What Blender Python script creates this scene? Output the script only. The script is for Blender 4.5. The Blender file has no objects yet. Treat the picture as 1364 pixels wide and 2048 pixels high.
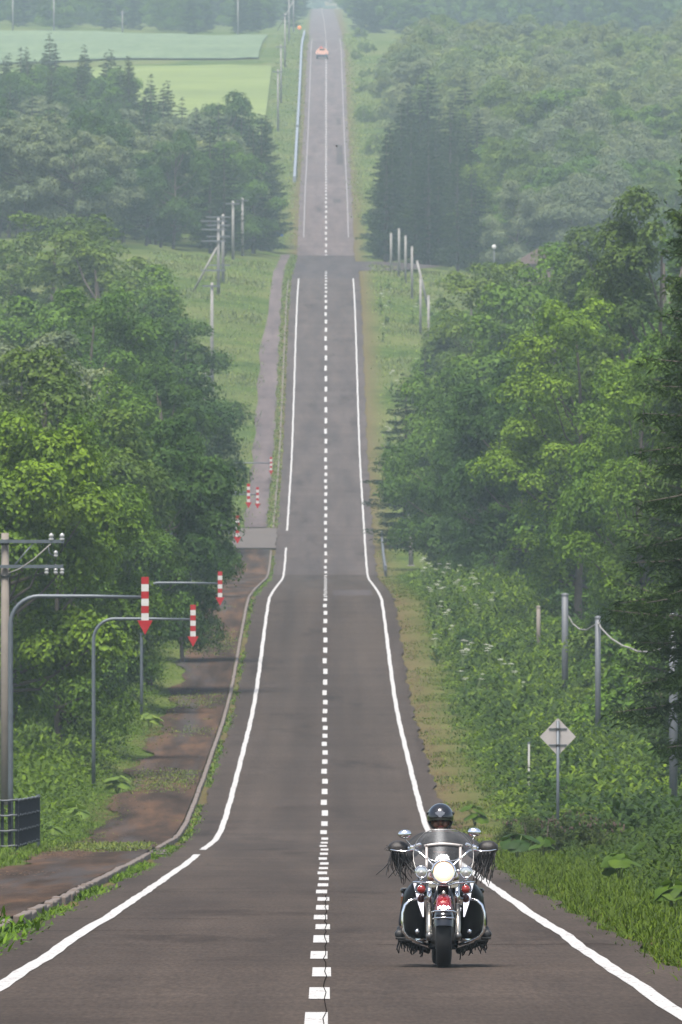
import bpy, bmesh, math, random
import numpy as np
from mathutils import Vector, Matrix

SC = bpy.context.scene
COL = SC.collection

# ------------------------------------------------------------------ camera, sky, sun, exposure
FPX = 22200.0            # focal length in pixels of the 1364 x 2048 photograph
VX, VY = 653.0, 700.0    # where the straight road axis and the horizon meet the picture
CAMZ = 20.0
cam_d = bpy.data.cameras.new('camera')
cam = bpy.data.objects.new('camera', cam_d)
COL.objects.link(cam)
SC.camera = cam
cam_d.sensor_fit = 'HORIZONTAL'
cam_d.sensor_width = 15.0
cam_d.lens = 15.0 * FPX / 1364.0
cam_d.clip_start = 1.0
cam_d.clip_end = 20000.0
cam.location = (0.06, 0.0, CAMZ)
cam.rotation_euler = (math.radians(90) - math.atan((1024 - VY) / FPX), 0, -math.atan((682 - VX) / FPX))
cam_d.dof.use_dof = True
cam_d.dof.focus_distance = 106.0
cam_d.dof.aperture_fstop = 13.0

SUN_EL, SUN_AZ = math.radians(68), math.radians(-163)   # azimuth measured from +Y towards +X
world = bpy.data.worlds.new('World')
SC.world = world
world.use_nodes = True
wn = world.node_tree
for n in list(wn.nodes):
    wn.nodes.remove(n)
sky = wn.nodes.new('ShaderNodeTexSky')
sky.sky_type = 'NISHITA'
sky.sun_disc = False
sky.sun_elevation = SUN_EL
sky.sun_rotation = SUN_AZ
sky.altitude = 200
sky.air_density = 1.0
sky.dust_density = 2.5
sky.ozone_density = 1.0
hs = wn.nodes.new('ShaderNodeHueSaturation')
hs.inputs['Saturation'].default_value = 0.75      # a thin white overcast layer greys the blue
bg = wn.nodes.new('ShaderNodeBackground')
bg.inputs['Strength'].default_value = 0.09
wo = wn.nodes.new('ShaderNodeOutputWorld')
wn.links.new(sky.outputs[0], hs.inputs['Color'])
wn.links.new(hs.outputs[0], bg.inputs['Color'])
wn.links.new(bg.outputs[0], wo.inputs['Surface'])

sun_d = bpy.data.lights.new('sun', 'SUN')
sun_d.energy = 3.3
sun_d.angle = math.radians(20)
sun_d.color = (1.0, 0.95, 0.88)
sun = bpy.data.objects.new('sun', sun_d)
COL.objects.link(sun)
sun.location = (0, 0, 300)
sdir = Vector((math.sin(SUN_AZ) * math.cos(SUN_EL), math.cos(SUN_AZ) * math.cos(SUN_EL), math.sin(SUN_EL)))
sun.rotation_euler = (-sdir).to_track_quat('-Z', 'Y').to_euler()

SC.view_settings.view_transform = 'Standard'
SC.view_settings.look = 'None'
SC.view_settings.gamma = 1.0
SC.view_settings.use_curve_mapping = False
SC.view_settings.exposure = 1.35
SC.render.engine = 'CYCLES'
SC.cycles.use_denoising = True
SC.cycles.max_bounces = 7
SC.cycles.diffuse_bounces = 3
SC.cycles.glossy_bounces = 3
SC.cycles.transmission_bounces = 4
SC.cycles.volume_bounces = 2
SC.cycles.transparent_max_bounces = 12
SC.cycles.caustics_reflective = False
SC.cycles.caustics_refractive = False

# ------------------------------------------------------------------ road profile read from the dashes
_tops = [2025.5, 1975.7, 1935.8, 1903.3, 1871.5, 1849.5, 1830.8, 1811, 1795.3, 1780.5, 1767.5, 1755.3, 1744, 1735,
         1725.5, 1715.5, 1706, 1698, 1691, 1684.5, 1675.5, 1661, 1643]
PD = [85 + 10 * i for i in range(len(_tops))]
PY = list(_tops)
_c = [1621, 1600, 1578, 1558, 1538, 1519, 1501, 1484, 1468, 1452, 1435.5, 1418, 1400, 1380.5, 1359, 1337.5, 1316.5,
      1295, 1275, 1255.5, 1238, 1222, 1208, 1197]
PD += [315 + 10 * i for i in range(len(_c))]
PY += _c
PD += [565, 590, 620, 660, 700, 722, 745, 767, 787, 807, 827, 847, 867, 887, 907, 927, 947, 967, 987, 1007, 1027,
       1047, 1067, 1087, 1107, 1125, 1150, 1200, 1260, 1333, 1363, 1393, 1423, 1443, 1490, 1544, 1620, 1706, 1800,
       1900, 2020, 2120, 2218, 2300, 2500, 2800, 3088, 3200]
PY += [1189, 1181, 1174, 1166, 1159, 1152, 1132, 1100, 1069, 1039, 1010, 982, 956, 928, 893, 853, 810, 769, 727, 687,
       652, 622, 598, 580, 566, 555, 544, 535, 525, 510, 477, 444, 413, 396, 366, 338, 300, 257, 208,
       158, 102, 86, 79, 70, 58, 38, 24, 18]
PD = np.array(PD, float)
PY = np.array(PY, float)


def pchip(x, y, xi):
    h = np.diff(x)
    d = np.diff(y) / h
    m = np.zeros_like(y)
    for i in range(1, len(x) - 1):
        if d[i - 1] * d[i] > 0:
            w1, w2 = 2 * h[i] + h[i - 1], h[i] + 2 * h[i - 1]
            m[i] = (w1 + w2) / (w1 / d[i - 1] + w2 / d[i])
    m[0], m[-1] = d[0], d[-1]
    i = np.clip(np.searchsorted(x, xi) - 1, 0, len(x) - 2)
    t = (xi - x[i]) / h[i]
    return (y[i] * (1 + 2 * t) * (1 - t) ** 2 + m[i] * h[i] * t * (1 - t) ** 2
            + y[i + 1] * t * t * (3 - 2 * t) + m[i + 1] * h[i] * t * t * (t - 1))


YK = np.concatenate([np.arange(-150, 60, 10.0), np.arange(60, 1350, 2.5), np.arange(1350, 3200, 10.0),
                     np.arange(3200, 5250, 50.0)])
_z = CAMZ - YK * (pchip(PD, PY, np.clip(YK, 85, 3200)) - VY) / FPX
_z85 = CAMZ - 85 * (PY[0] - VY) / FPX
_z32 = CAMZ + 3200 * (VY - 18) / FPX
ZK = np.where(YK < 85, _z85 + (85 - YK) * 0.0387, _z)
ZK = np.where(YK > 3200, np.interp(YK, [3200, 3350, 3700, 4000, 4600, 5200], [_z32, _z32 + 1, _z32 - 25, _z32 - 10, _z32 + 60, _z32 + 85]), ZK)


def zr(y):
    return np.interp(y, YK, ZK)


def row(d):      # picture row of the road at distance d
    return VY + (CAMZ - zr(d)) * FPX / d


def lat(px, d):  # sideways metres of a picture column at distance d
    return (px - VX) * d / FPX + 0.06


RN = np.random.default_rng(7)
_ph = RN.uniform(0, 6.28, 12)


def wob(x, y):   # smooth pseudo noise, about -1..1
    return (np.sin(x * 0.31 + y * 0.17 + _ph[0]) + np.sin(x * 0.83 - y * 0.29 + _ph[1]) * 0.6
            + np.sin(x * 0.12 + y * 0.071 + _ph[2]) + np.sin(-x * 0.47 + y * 0.53 + _ph[3]) * 0.5) / 3.1


def height(x, y):
    x = np.asarray(x, float)
    y = np.asarray(y, float)
    z = zr(y)
    a = np.abs(x)
    e = np.clip((a - 3.45) / 0.5, 0, 1)
    e = e * e * (3 - 2 * e)
    b = -0.07 + 0.07 * e
    b = b + np.where(x < -6.2, np.clip((-x - 6.2) / 0.6, 0, 1) * 0.14, 0)
    far = np.clip((a - 6.5) / 8, 0, 1)
    b = b + wob(x, y) * 0.28 * far
    b = b + np.clip((a - 25) / 60, 0, 1) * 2.0 * np.sin(x * 0.021 + y * 0.006 + 1.0)
    tilt = np.clip((y - 940) / 100, 0, 1) * np.clip((1420 - y) / 100, 0, 1)
    b = b - 0.11 * np.sign(x) * np.clip(a - 4.5, 0, 25) * tilt
    b = b + np.clip((y - 4000) / 900, 0, 1) * (20 * np.sin(x * 0.004 + 0.6) + 10)
    b = b + np.clip((a - 160) / 500, 0, 1) * 25 * np.clip(y / 900, 0, 1)
    return z + b


# ------------------------------------------------------------------ materials
MATS = {}


def new_mat(name):
    m = bpy.data.materials.new(name)
    m.use_nodes = True
    nt = m.node_tree
    for n in list(nt.nodes):
        nt.nodes.remove(n)
    out = nt.nodes.new('ShaderNodeOutputMaterial')
    MATS[name] = m
    return m, nt, out


def N(nt, kind, **kw):
    n = nt.nodes.new(kind)
    for k, v in kw.items():
        if k in n.inputs:
            n.inputs[k].default_value = v
        else:
            setattr(n, k, v)
    return n


def ramp(nt, fac, stops, interp='LINEAR'):
    r = nt.nodes.new('ShaderNodeValToRGB')
    r.color_ramp.interpolation = interp
    els = r.color_ramp.elements
    while len(els) < len(stops):
        els.new(0.5)
    for e, (p, c) in zip(els, stops):
        e.position = p
        e.color = (c[0], c[1], c[2], 1) if hasattr(c, '__len__') else (c, c, c, 1)
    nt.links.new(fac, r.inputs[0])
    return r.outputs[0]


def noise(nt, scale, detail=4, coord=None, rough=0.6, stretch=None):
    if coord is None:
        tc = nt.nodes.new('ShaderNodeTexCoord')
        coord = tc.outputs['Object']
    if stretch:
        mp = nt.nodes.new('ShaderNodeMapping')
        mp.inputs['Scale'].default_value = stretch
        nt.links.new(coord, mp.inputs[0])
        coord = mp.outputs[0]
    n = nt.nodes.new('ShaderNodeTexNoise')
    n.inputs['Scale'].default_value = scale
    n.inputs['Detail'].default_value = detail
    n.inputs['Roughness'].default_value = rough
    nt.links.new(coord, n.inputs['Vector'])
    return n.outputs['Fac']


def mixc(nt, fac, a, b, mode='MIX'):
    m = nt.nodes.new('ShaderNodeMix')
    m.data_type = 'RGBA'
    m.blend_type = mode
    for sock, v in ((0, fac), (6, a), (7, b)):
        if hasattr(v, 'links') or isinstance(v, bpy.types.NodeSocket):
            nt.links.new(v, m.inputs[sock])
        elif sock == 0:
            m.inputs[0].default_value = v
        else:
            m.inputs[sock].default_value = (v[0], v[1], v[2], 1)
    return m.outputs[2]


def pmat(name, c, rough=0.5, metal=0.0, var=0.15, scale=8.0, bump=0.0, bscale=60.0, coat=0.0, emit=None, spec=0.5):
    """principled material with a little procedural unevenness"""
    m, nt, out = new_mat(name)
    p = nt.nodes.new('ShaderNodeBsdfPrincipled')
    f = noise(nt, scale, 4)
    col = ramp(nt, f, [(0.25, tuple(v * (1 - var) for v in c)), (0.75, tuple(min(1, v * (1 + var)) for v in c))])
    nt.links.new(col, p.inputs['Base Color'])
    rr = ramp(nt, f, [(0.2, max(0.02, rough * 0.85)), (0.8, min(1, rough * 1.15))])
    nt.links.new(rr, p.inputs['Roughness'])
    p.inputs['Metallic'].default_value = metal
    p.inputs['Coat Weight'].default_value = coat
    p.inputs['Specular IOR Level'].default_value = spec
    if bump:
        b = nt.nodes.new('ShaderNodeBump')
        b.inputs['Strength'].default_value = bump
        b.inputs['Distance'].default_value = 0.01
        nt.links.new(noise(nt, bscale, 3), b.inputs['Height'])
        nt.links.new(b.outputs[0], p.inputs['Normal'])
    if emit:
        p.inputs['Emission Color'].default_value = (*emit[:3], 1)
        p.inputs['Emission Strength'].default_value = emit[3]
    nt.links.new(p.outputs[0], out.inputs['Surface'])
    return m


def leaf_mat(name, rough=0.55, trans=0.24, spread=0.36, patch=0.40):
    """foliage: colour comes from the object's own colour, with leaf by leaf variation"""
    m, nt, out = new_mat(name)
    oi = nt.nodes.new('ShaderNodeObjectInfo')
    ge = nt.nodes.new('ShaderNodeNewGeometry')
    isl = ge.outputs['Random Per Island']
    tint = ramp(nt, isl, [(0.0, (1 - spread, 1 - spread * .9, 1 - spread * .6)), (0.6, (1, 1, 1)),
                          (1.0, (1 + spread * 0.8, 1 + spread * 0.7, 1.0))])
    c1 = mixc(nt, 1.0, oi.outputs['Color'], tint, 'MULTIPLY')
    var = ramp(nt, oi.outputs['Random'], [(0, (0.82, 0.86, 0.9)), (1, (1.18, 1.12, 1.0))])
    c2 = mixc(nt, 1.0, c1, var, 'MULTIPLY')
    pn = noise(nt, patch, 3)      # sprigs and stands of one age and species differ from their neighbours
    c2 = mixc(nt, 1.0, c2, ramp(nt, pn, [(0.30, (0.62, 0.70, 0.75)), (0.5, (1, 1, 1)), (0.70, (1.25, 1.2, 0.95))]), 'MULTIPLY')
    p = nt.nodes.new('ShaderNodeBsdfPrincipled')
    p.inputs['Roughness'].default_value = rough
    p.inputs['Specular IOR Level'].default_value = 0.12
    nt.links.new(c2, p.inputs['Base Color'])
    t = nt.nodes.new('ShaderNodeBsdfTranslucent')
    tc = mixc(nt, 1.0, c2, (1.2, 1.3, 0.4), 'MULTIPLY')
    nt.links.new(tc, t.inputs['Color'])
    mx = nt.nodes.new('ShaderNodeMixShader')
    mx.inputs[0].default_value = trans
    nt.links.new(p.outputs[0], mx.inputs[1])
    nt.links.new(t.outputs[0], mx.inputs[2])
    nt.links.new(mx.outputs[0], out.inputs['Surface'])
    return m


# ------------------------------------------------------------------ mesh helpers
def fast_mesh(name, V, T, smooth=False):
    V = np.asarray(V, np.float32).reshape(-1, 3)
    T = np.asarray(T, np.int32)
    k = T.shape[1]
    me = bpy.data.meshes.new(name)
    me.vertices.add(len(V))
    me.vertices.foreach_set('co', V.ravel())
    me.loops.add(T.size)
    me.loops.foreach_set('vertex_index', T.ravel())
    me.polygons.add(len(T))
    me.polygons.foreach_set('loop_start', np.arange(0, T.size, k, dtype=np.int32))
    try:
        me.polygons.foreach_set('loop_total', np.full(len(T), k, np.int32))
    except Exception:
        pass
    if smooth:
        me.polygons.foreach_set('use_smooth', np.ones(len(T), bool))
    me.update(calc_edges=True)
    me.validate()
    return me


def link(name, me, mat=None, parent=None, loc=None, label=None, cat=None, group=None, kind=None, color=None):
    o = bpy.data.objects.new(name, me)
    COL.objects.link(o)
    if mat is not None and me is not None and len(me.materials) == 0:
        me.materials.append(MATS[mat] if isinstance(mat, str) else mat)
    if parent is not None:
        o.parent = parent
    if loc is not None:
        o.location = loc
    tag(o, label, cat, group, kind)
    if color is not None:
        o.color = (*color[:3], 1)
    return o


def tag(o, label=None, cat=None, group=None, kind=None):
    if label:
        o['label'] = label
    if cat:
        o['category'] = cat
    if group:
        o['group'] = group
    if kind:
        o['kind'] = kind
    return o


def thing(name, loc, label, cat, group=None, rot=None):
    o = bpy.data.objects.new(name, None)
    o.empty_display_size = 0.3
    COL.objects.link(o)
    o.location = loc
    if rot:
        o.rotation_euler = rot
    return tag(o, label, cat, group)


class MB:
    """collects simple shapes; build() links them as one mesh object"""

    def __init__(s):
        s.v, s.f, s.sm = [], [], []

    def add(s, vs, fs, smooth=False):
        b = len(s.v)
        s.v += [tuple(p) for p in vs]
        s.f += [tuple(i + b for i in f) for f in fs]
        s.sm += [smooth] * len(fs)
        return s

    def box(s, c, d, rot=None, bev=0.0):
        hx, hy, hz = d[0] / 2, d[1] / 2, d[2] / 2
        if bev <= 0:
            vs = [Vector((x * hx, y * hy, z * hz)) for z in (-1, 1) for y in (-1, 1) for x in (-1, 1)]
            fs = [(0, 2, 3, 1), (4, 5, 7, 6), (0, 1, 5, 4), (2, 6, 7, 3), (0, 4, 6, 2), (1, 3, 7, 5)]
        else:
            bm = bmesh.new()
            bmesh.ops.create_cube(bm, size=1)
            bmesh.ops.scale(bm, vec=d, verts=bm.verts)
            bmesh.ops.bevel(bm, geom=bm.edges[:], offset=bev, segments=2, affect='EDGES', profile=0.5)
            vs = [v.co.copy() for v in bm.verts]
            fs = [tuple(v.index for v in f.verts) for f in bm.faces]
            bm.free()
        R = Matrix.Identity(3) if rot is None else (rot if isinstance(rot, Matrix) else Matrix.Rotation(rot[1], 3, rot[0]))
        c = Vector(c)
        return s.add([R @ v + c for v in vs], fs)

    def tube(s, pts, r, n=8, cap=True, smooth=True, flat=1.0):
        pts = [Vector(p) for p in pts]
        rs = r if hasattr(r, '__len__') else [r] * len(pts)
        vs, fs = [], []
        ref = None
        for i, p in enumerate(pts):
            t = (pts[min(i + 1, len(pts) - 1)] - pts[max(i - 1, 0)])
            if t.length < 1e-9:
                t = Vector((0, 0, 1))
            t.normalize()
            if ref is None:
                ref = Vector((0, 0, 1)) if abs(t.z) < 0.9 else Vector((1, 0, 0))
            u = t.cross(ref)
            if u.length < 1e-6:
                ref = Vector((0, 1, 0))
                u = t.cross(ref)
            u.normalize()
            w = u.cross(t)
            ref = w.copy() if abs(w.dot(t)) < 0.99 else ref
            for k in range(n):
                a = 2 * math.pi * k / n
                vs.append(p + (u * math.cos(a) + w * math.sin(a) * flat) * rs[i])
        for i in range(len(pts) - 1):
            for k in range(n):
                a, b = i * n + k, i * n + (k + 1) % n
                fs.append((a, b, b + n, a + n))
        s.add(vs, fs, smooth)
        if cap:
            b = len(s.v) - len(vs)
            s.f.append(tuple(b + k for k in reversed(range(n))))
            s.sm.append(False)
            s.f.append(tuple(b + (len(pts) - 1) * n + k for k in range(n)))
            s.sm.append(False)
        return s

    def lathe(s, prof, c, axis=(0, 0, 1), n=20, smooth=True):
        """prof = [(radius, along)], turned about axis through c"""
        ax = Vector(axis).normalized()
        u = ax.cross(Vector((0, 0, 1)) if abs(ax.z) < 0.9 else Vector((1, 0, 0))).normalized()
        w = ax.cross(u)
        c = Vector(c)
        vs, fs = [], []
        for r, h in prof:
            for k in range(n):
                a = 2 * math.pi * k / n
                vs.append(c + ax * h + (u * math.cos(a) + w * math.sin(a)) * max(r, 1e-4))
        for i in range(len(prof) - 1):
            for k in range(n):
                a, b = i * n + k, i * n + (k + 1) % n
                fs.append((a, b, b + n, a + n))
        return s.add(vs, fs, smooth)

    def ball(s, c, r, nu=14, nv=9):
        r = r if hasattr(r, '__len__') else (r, r, r)
        c = Vector(c)
        vs, fs = [], []
        for j in range(nv + 1):
            th = math.pi * j / nv
            for k in range(nu):
                a = 2 * math.pi * k / nu
                vs.append(c + Vector((r[0] * math.sin(th) * math.cos(a), r[1] * math.sin(th) * math.sin(a), r[2] * math.cos(th))))
        for j in range(nv):
            for k in range(nu):
                a, b = j * nu + k, j * nu + (k + 1) % nu
                fs.append((a, a + nu, b + nu, b))
        return s.add(vs, fs, True)

    def prism(s, poly, d, origin=(0, 0, 0), ux=(1, 0, 0), uy=(0, 0, 1)):
        """polygon in the ux/uy plane extruded by d along ux x uy"""
        ux, uy, o = Vector(ux), Vector(uy), Vector(origin)
        nn = ux.cross(uy).normalized()
        n = len(poly)
        vs = [o + ux * a + uy * b - nn * d / 2 for a, b in poly] + [o + ux * a + uy * b + nn * d / 2 for a, b in poly]
        fs = [tuple(reversed(range(n))), tuple(range(n, 2 * n))]
        fs += [(i, (i + 1) % n, (i + 1) % n + n, i + n) for i in range(n)]
        return s.add(vs, fs)

    def grid(s, P, smooth=True):
        a, b = len(P), len(P[0])
        vs = [p for r in P for p in r]
        fs = [(i * b + j, i * b + j + 1, (i + 1) * b + j + 1, (i + 1) * b + j) for i in range(a - 1) for j in range(b - 1)]
        return s.add(vs, fs, smooth)

    def mesh(s, name):
        me = bpy.data.meshes.new(name)
        me.from_pydata([tuple(p) for p in s.v], [], s.f)
        me.polygons.foreach_set('use_smooth', s.sm)
        bm = bmesh.new()
        bm.from_mesh(me)
        bmesh.ops.recalc_face_normals(bm, faces=bm.faces[:])
        bm.to_mesh(me)
        bm.free()
        me.update()
        return me

    def build(s, name, mat, parent=None, **kw):
        return link(name, s.mesh(name), mat, parent, **kw)


def copy_tree(o, parent=None):
    c = o.copy()
    COL.objects.link(c)
    c.parent = parent
    for ch in o.children:
        copy_tree(ch, c)
    return c


def unit(a):
    return a / np.maximum(np.linalg.norm(a, axis=-1, keepdims=True), 1e-9)


def leaf_quads(P, n, size, rng, aspect=0.6, tang=None):
    """rhombic leaves at P facing n"""
    m = len(P)
    if tang is None:
        tang = rng.normal(size=(m, 3))
    t = unit(tang - n * np.sum(tang * n, 1, keepdims=True))
    b = np.cross(n, t)
    s = np.asarray(size).reshape(-1, 1) * np.ones((m, 1))
    fold = n * s * 0.12
    V = np.stack([P - t * s * 0.5, P + b * s * aspect * 0.5 + fold, P + t * s * 0.5, P - b * s * aspect * 0.5 + fold], 1)
    i = np.arange(m)[:, None] * 4
    T = np.concatenate([i + [[0, 1, 2]], i + [[0, 2, 3]]], 1).reshape(-1, 3)
    return V.reshape(-1, 3), T


def blades(P, az, pitch, L, W, bend, rng):
    """leaf blades growing from P: 5 vertices, 3 triangles each"""
    m = len(P)
    h = np.stack([np.cos(az), np.sin(az), np.zeros(m)], 1)
    sd = np.stack([-np.sin(az), np.cos(az), np.zeros(m)], 1)
    up = np.array([0, 0, 1.0])
    d1 = h * np.cos(pitch)[:, None] + up * np.sin(pitch)[:, None]
    p2 = pitch - bend
    d2 = h * np.cos(p2)[:, None] + up * np.sin(p2)[:, None]
    L = L[:, None]
    W = W[:, None]
    mid = P + d1 * L * 0.5
    tip = mid + d2 * L * 0.5
    V = np.stack([P - sd * W * 0.25, P + sd * W * 0.25, mid + sd * W * 0.5, mid - sd * W * 0.5, tip], 1)
    i = np.arange(m)[:, None] * 5
    T = np.concatenate([i + [[0, 1, 2]], i + [[0, 2, 3]], i + [[3, 2, 4]]], 1).reshape(-1, 3)
    return V.reshape(-1, 3), T


def join_vt(parts):
    Vs, Ts, o = [], [], 0
    for V, T in parts:
        Vs.append(V)
        Ts.append(T + o)
        o += len(V)
    return np.concatenate(Vs), np.concatenate(Ts)


def strip(xa, xb, ya, yb, dz, name, nx=1, jitter=0.0, rng=None):
    """sheet draped on the road profile between two sideways offsets"""
    ys = np.unique(np.concatenate([[ya], YK[(YK > ya) & (YK < yb)], [yb]]))
    z = zr(ys) + dz
    xs = np.linspace(0, 1, nx + 1)
    fa = (lambda y: np.full_like(y, xa)) if not callable(xa) else xa
    fb = (lambda y: np.full_like(y, xb)) if not callable(xb) else xb
    A, B = fa(ys), fb(ys)
    if jitter:
        A = A + rng.normal(0, jitter, len(ys))
        B = B + rng.normal(0, jitter, len(ys))
    X = A[:, None] * (1 - xs) + B[:, None] * xs
    V = np.stack([X, np.repeat(ys[:, None], nx + 1, 1), np.repeat(z[:, None], nx + 1, 1)], 2).reshape(-1, 3)
    n = nx + 1
    q = []
    for i in range(len(ys) - 1):
        for j in range(nx):
            a = i * n + j
            q.append((a, a + 1, a + n + 1, a + n))
    return fast_mesh(name, V, np.array(q))

# ------------------------------------------------------------------ material library
def asphalt(name, dark, light, side=0.0):
    m, nt, out = new_mat(name)
    p = nt.nodes.new('ShaderNodeBsdfPrincipled')
    big = noise(nt, 0.05, 3, stretch=(3.0, 0.35, 1))
    lane = noise(nt, 0.9, 2, stretch=(1.0, 0.004, 1))
    cross = noise(nt, 0.25, 3, stretch=(0.12, 1.0, 1))
    mid = noise(nt, 1.6, 5)
    fine = noise(nt, 1.0, 3, stretch=(26.0, 1.6, 1))
    stain = noise(nt, 0.35, 5, stretch=(1.6, 0.22, 1))
    c = mixc(nt, big, dark, light)
    c = mixc(nt, 1.0, c, ramp(nt, lane, [(0.3, (0.80, 0.80, 0.81)), (0.7, (1.18, 1.17, 1.15))]), 'MULTIPLY')
    c = mixc(nt, 1.0, c, ramp(nt, cross, [(0.3, (0.88, 0.87, 0.87)), (0.7, (1.1, 1.1, 1.1))]), 'MULTIPLY')
    c = mixc(nt, 1.0, c, ramp(nt, mid, [(0.3, (0.9, 0.9, 0.9)), (0.7, (1.08, 1.08, 1.08))]), 'MULTIPLY')
    c = mixc(nt, 1.0, c, ramp(nt, fine, [(0.3, (0.75, 0.75, 0.75)), (0.7, (1.25, 1.24, 1.23))]), 'MULTIPLY')
    c = mixc(nt, 1.0, c, ramp(nt, stain, [(0.30, (0.66, 0.65, 0.65)), (0.42, (1, 1, 1)), (0.62, (1, 1, 1)), (0.75, (1.22, 1.2, 1.18))]), 'MULTIPLY')
    nt.links.new(c, p.inputs['Base Color'])
    p.inputs['Roughness'].default_value = 0.9
    p.inputs['Specular IOR Level'].default_value = 0.06
    b = nt.nodes.new('ShaderNodeBump')
    b.inputs['Strength'].default_value = 0.25
    b.inputs['Distance'].default_value = 0.004
    nt.links.new(fine, b.inputs['Height'])
    nt.links.new(b.outputs[0], p.inputs['Normal'])
    nt.links.new(p.outputs[0], out.inputs['Surface'])
    return m


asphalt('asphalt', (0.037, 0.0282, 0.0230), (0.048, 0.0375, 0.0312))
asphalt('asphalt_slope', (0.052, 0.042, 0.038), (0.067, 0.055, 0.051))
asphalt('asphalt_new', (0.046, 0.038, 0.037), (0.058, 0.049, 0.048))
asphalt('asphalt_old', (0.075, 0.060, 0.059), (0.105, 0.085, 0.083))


def line_mat():
    m, nt, out = new_mat('road_paint')
    p = nt.nodes.new('ShaderNodeBsdfPrincipled')
    f = noise(nt, 6.0, 6)
    g = noise(nt, 1.0, 4, stretch=(24, 2.5, 1))
    c = ramp(nt, f, [(0.30, (0.13, 0.12, 0.115)), (0.40, (0.33, 0.32, 0.31)), (0.8, (0.40, 0.39, 0.38))])
    c = mixc(nt, 1.0, c, ramp(nt, g, [(0.30, (0.45, 0.43, 0.4)), (0.44, (1, 1, 1))]), 'MULTIPLY')
    nt.links.new(c, p.inputs['Base Color'])
    p.inputs['Roughness'].default_value = 0.7
    p.inputs['Specular IOR Level'].default_value = 0.1
    nt.links.new(p.outputs[0], out.inputs['Surface'])


line_mat()
pmat('worn_paint', (0.155, 0.140, 0.135), 0.7, var=0.3, scale=0.6)


def ground_mat():
    m, nt, out = new_mat('meadow_ground')
    p = nt.nodes.new('ShaderNodeBsdfPrincipled')
    tc = nt.nodes.new('ShaderNodeTexCoord')
    a = noise(nt, 0.35, 6, tc.outputs['Object'])
    b = noise(nt, 0.06, 4, tc.outputs['Object'])
    f = noise(nt, 4.0, 5, tc.outputs['Object'])
    g = ramp(nt, a, [(0.28, (0.024, 0.042, 0.007)), (0.5, (0.045, 0.072, 0.012)), (0.72, (0.072, 0.096, 0.021))])
    g = mixc(nt, ramp(nt, b, [(0.42, 0.0), (0.62, 0.65)]), g, (0.110, 0.115, 0.042))
    g = mixc(nt, 1.0, g, ramp(nt, f, [(0.25, (0.6, 0.62, 0.6)), (0.75, (1.3, 1.28, 1.2))]), 'MULTIPLY')
    # mown, brown strip of dry clippings and soil next to the paving
    sx = nt.nodes.new('ShaderNodeSeparateXYZ')
    nt.links.new(tc.outputs['Object'], sx.inputs[0])
    ab = N(nt, 'ShaderNodeMath', operation='ABSOLUTE')
    nt.links.new(sx.outputs[0], ab.inputs[0])
    jit = N(nt, 'ShaderNodeMath', operation='MULTIPLY_ADD')
    nt.links.new(f, jit.inputs[0])
    jit.inputs[1].default_value = 1.6
    nt.links.new(ab.outputs[0], jit.inputs[2])
    mr = N(nt, 'ShaderNodeMapRange')
    mr.inputs['From Min'].default_value = 4.3
    mr.inputs['From Max'].default_value = 6.0
    mr.inputs['To Min'].default_value = 0.85
    mr.inputs['To Max'].default_value = 0.0
    nt.links.new(jit.outputs[0], mr.inputs[0])
    br = ramp(nt, noise(nt, 2.2, 5, tc.outputs['Object']), [(0.3, (0.055, 0.034, 0.020)), (0.5, (0.095, 0.066, 0.034)), (0.72, (0.07, 0.078, 0.024))])
    c = mixc(nt, mr.outputs[0], g, br)
    nt.links.new(c, p.inputs['Base Color'])
    p.inputs['Roughness'].default_value = 0.95
    p.inputs['Specular IOR Level'].default_value = 0.03
    bp = nt.nodes.new('ShaderNodeBump')
    bp.inputs['Strength'].default_value = 0.6
    bp.inputs['Distance'].default_value = 0.12
    nt.links.new(f, bp.inputs['Height'])
    nt.links.new(bp.outputs[0], p.inputs['Normal'])
    nt.links.new(p.outputs[0], out.inputs['Surface'])


ground_mat()


def path_mat():
    m, nt, out = new_mat('dirty_path')
    p = nt.nodes.new('ShaderNodeBsdfPrincipled')
    a = noise(nt, 0.7, 6, stretch=(1.6, 0.10, 1))
    b = noise(nt, 0.5, 4, stretch=(2.2, 0.05, 1))
    f = noise(nt, 22.0, 4)
    c = ramp(nt, a, [(0.30, (0.020, 0.015, 0.012)), (0.48, (0.040, 0.027, 0.020)), (0.66, (0.082, 0.048, 0.030))])
    c = mixc(nt, ramp(nt, b, [(0.52, 0.0), (0.66, 0.75)]), c, (0.046, 0.042, 0.042))
    c = mixc(nt, 1.0, c, ramp(nt, f, [(0.25, (0.65, 0.65, 0.65)), (0.75, (1.3, 1.3, 1.3))]), 'MULTIPLY')
    nt.links.new(c, p.inputs['Base Color'])
    p.inputs['Roughness'].default_value = 0.95
    p.inputs['Specular IOR Level'].default_value = 0.04
    bp = nt.nodes.new('ShaderNodeBump')
    bp.inputs['Strength'].default_value = 0.5
    bp.inputs['Distance'].default_value = 0.03
    nt.links.new(f, bp.inputs['Height'])
    nt.links.new(bp.outputs[0], p.inputs['Normal'])
    nt.links.new(p.outputs[0], out.inputs['Surface'])


path_mat()


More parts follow.
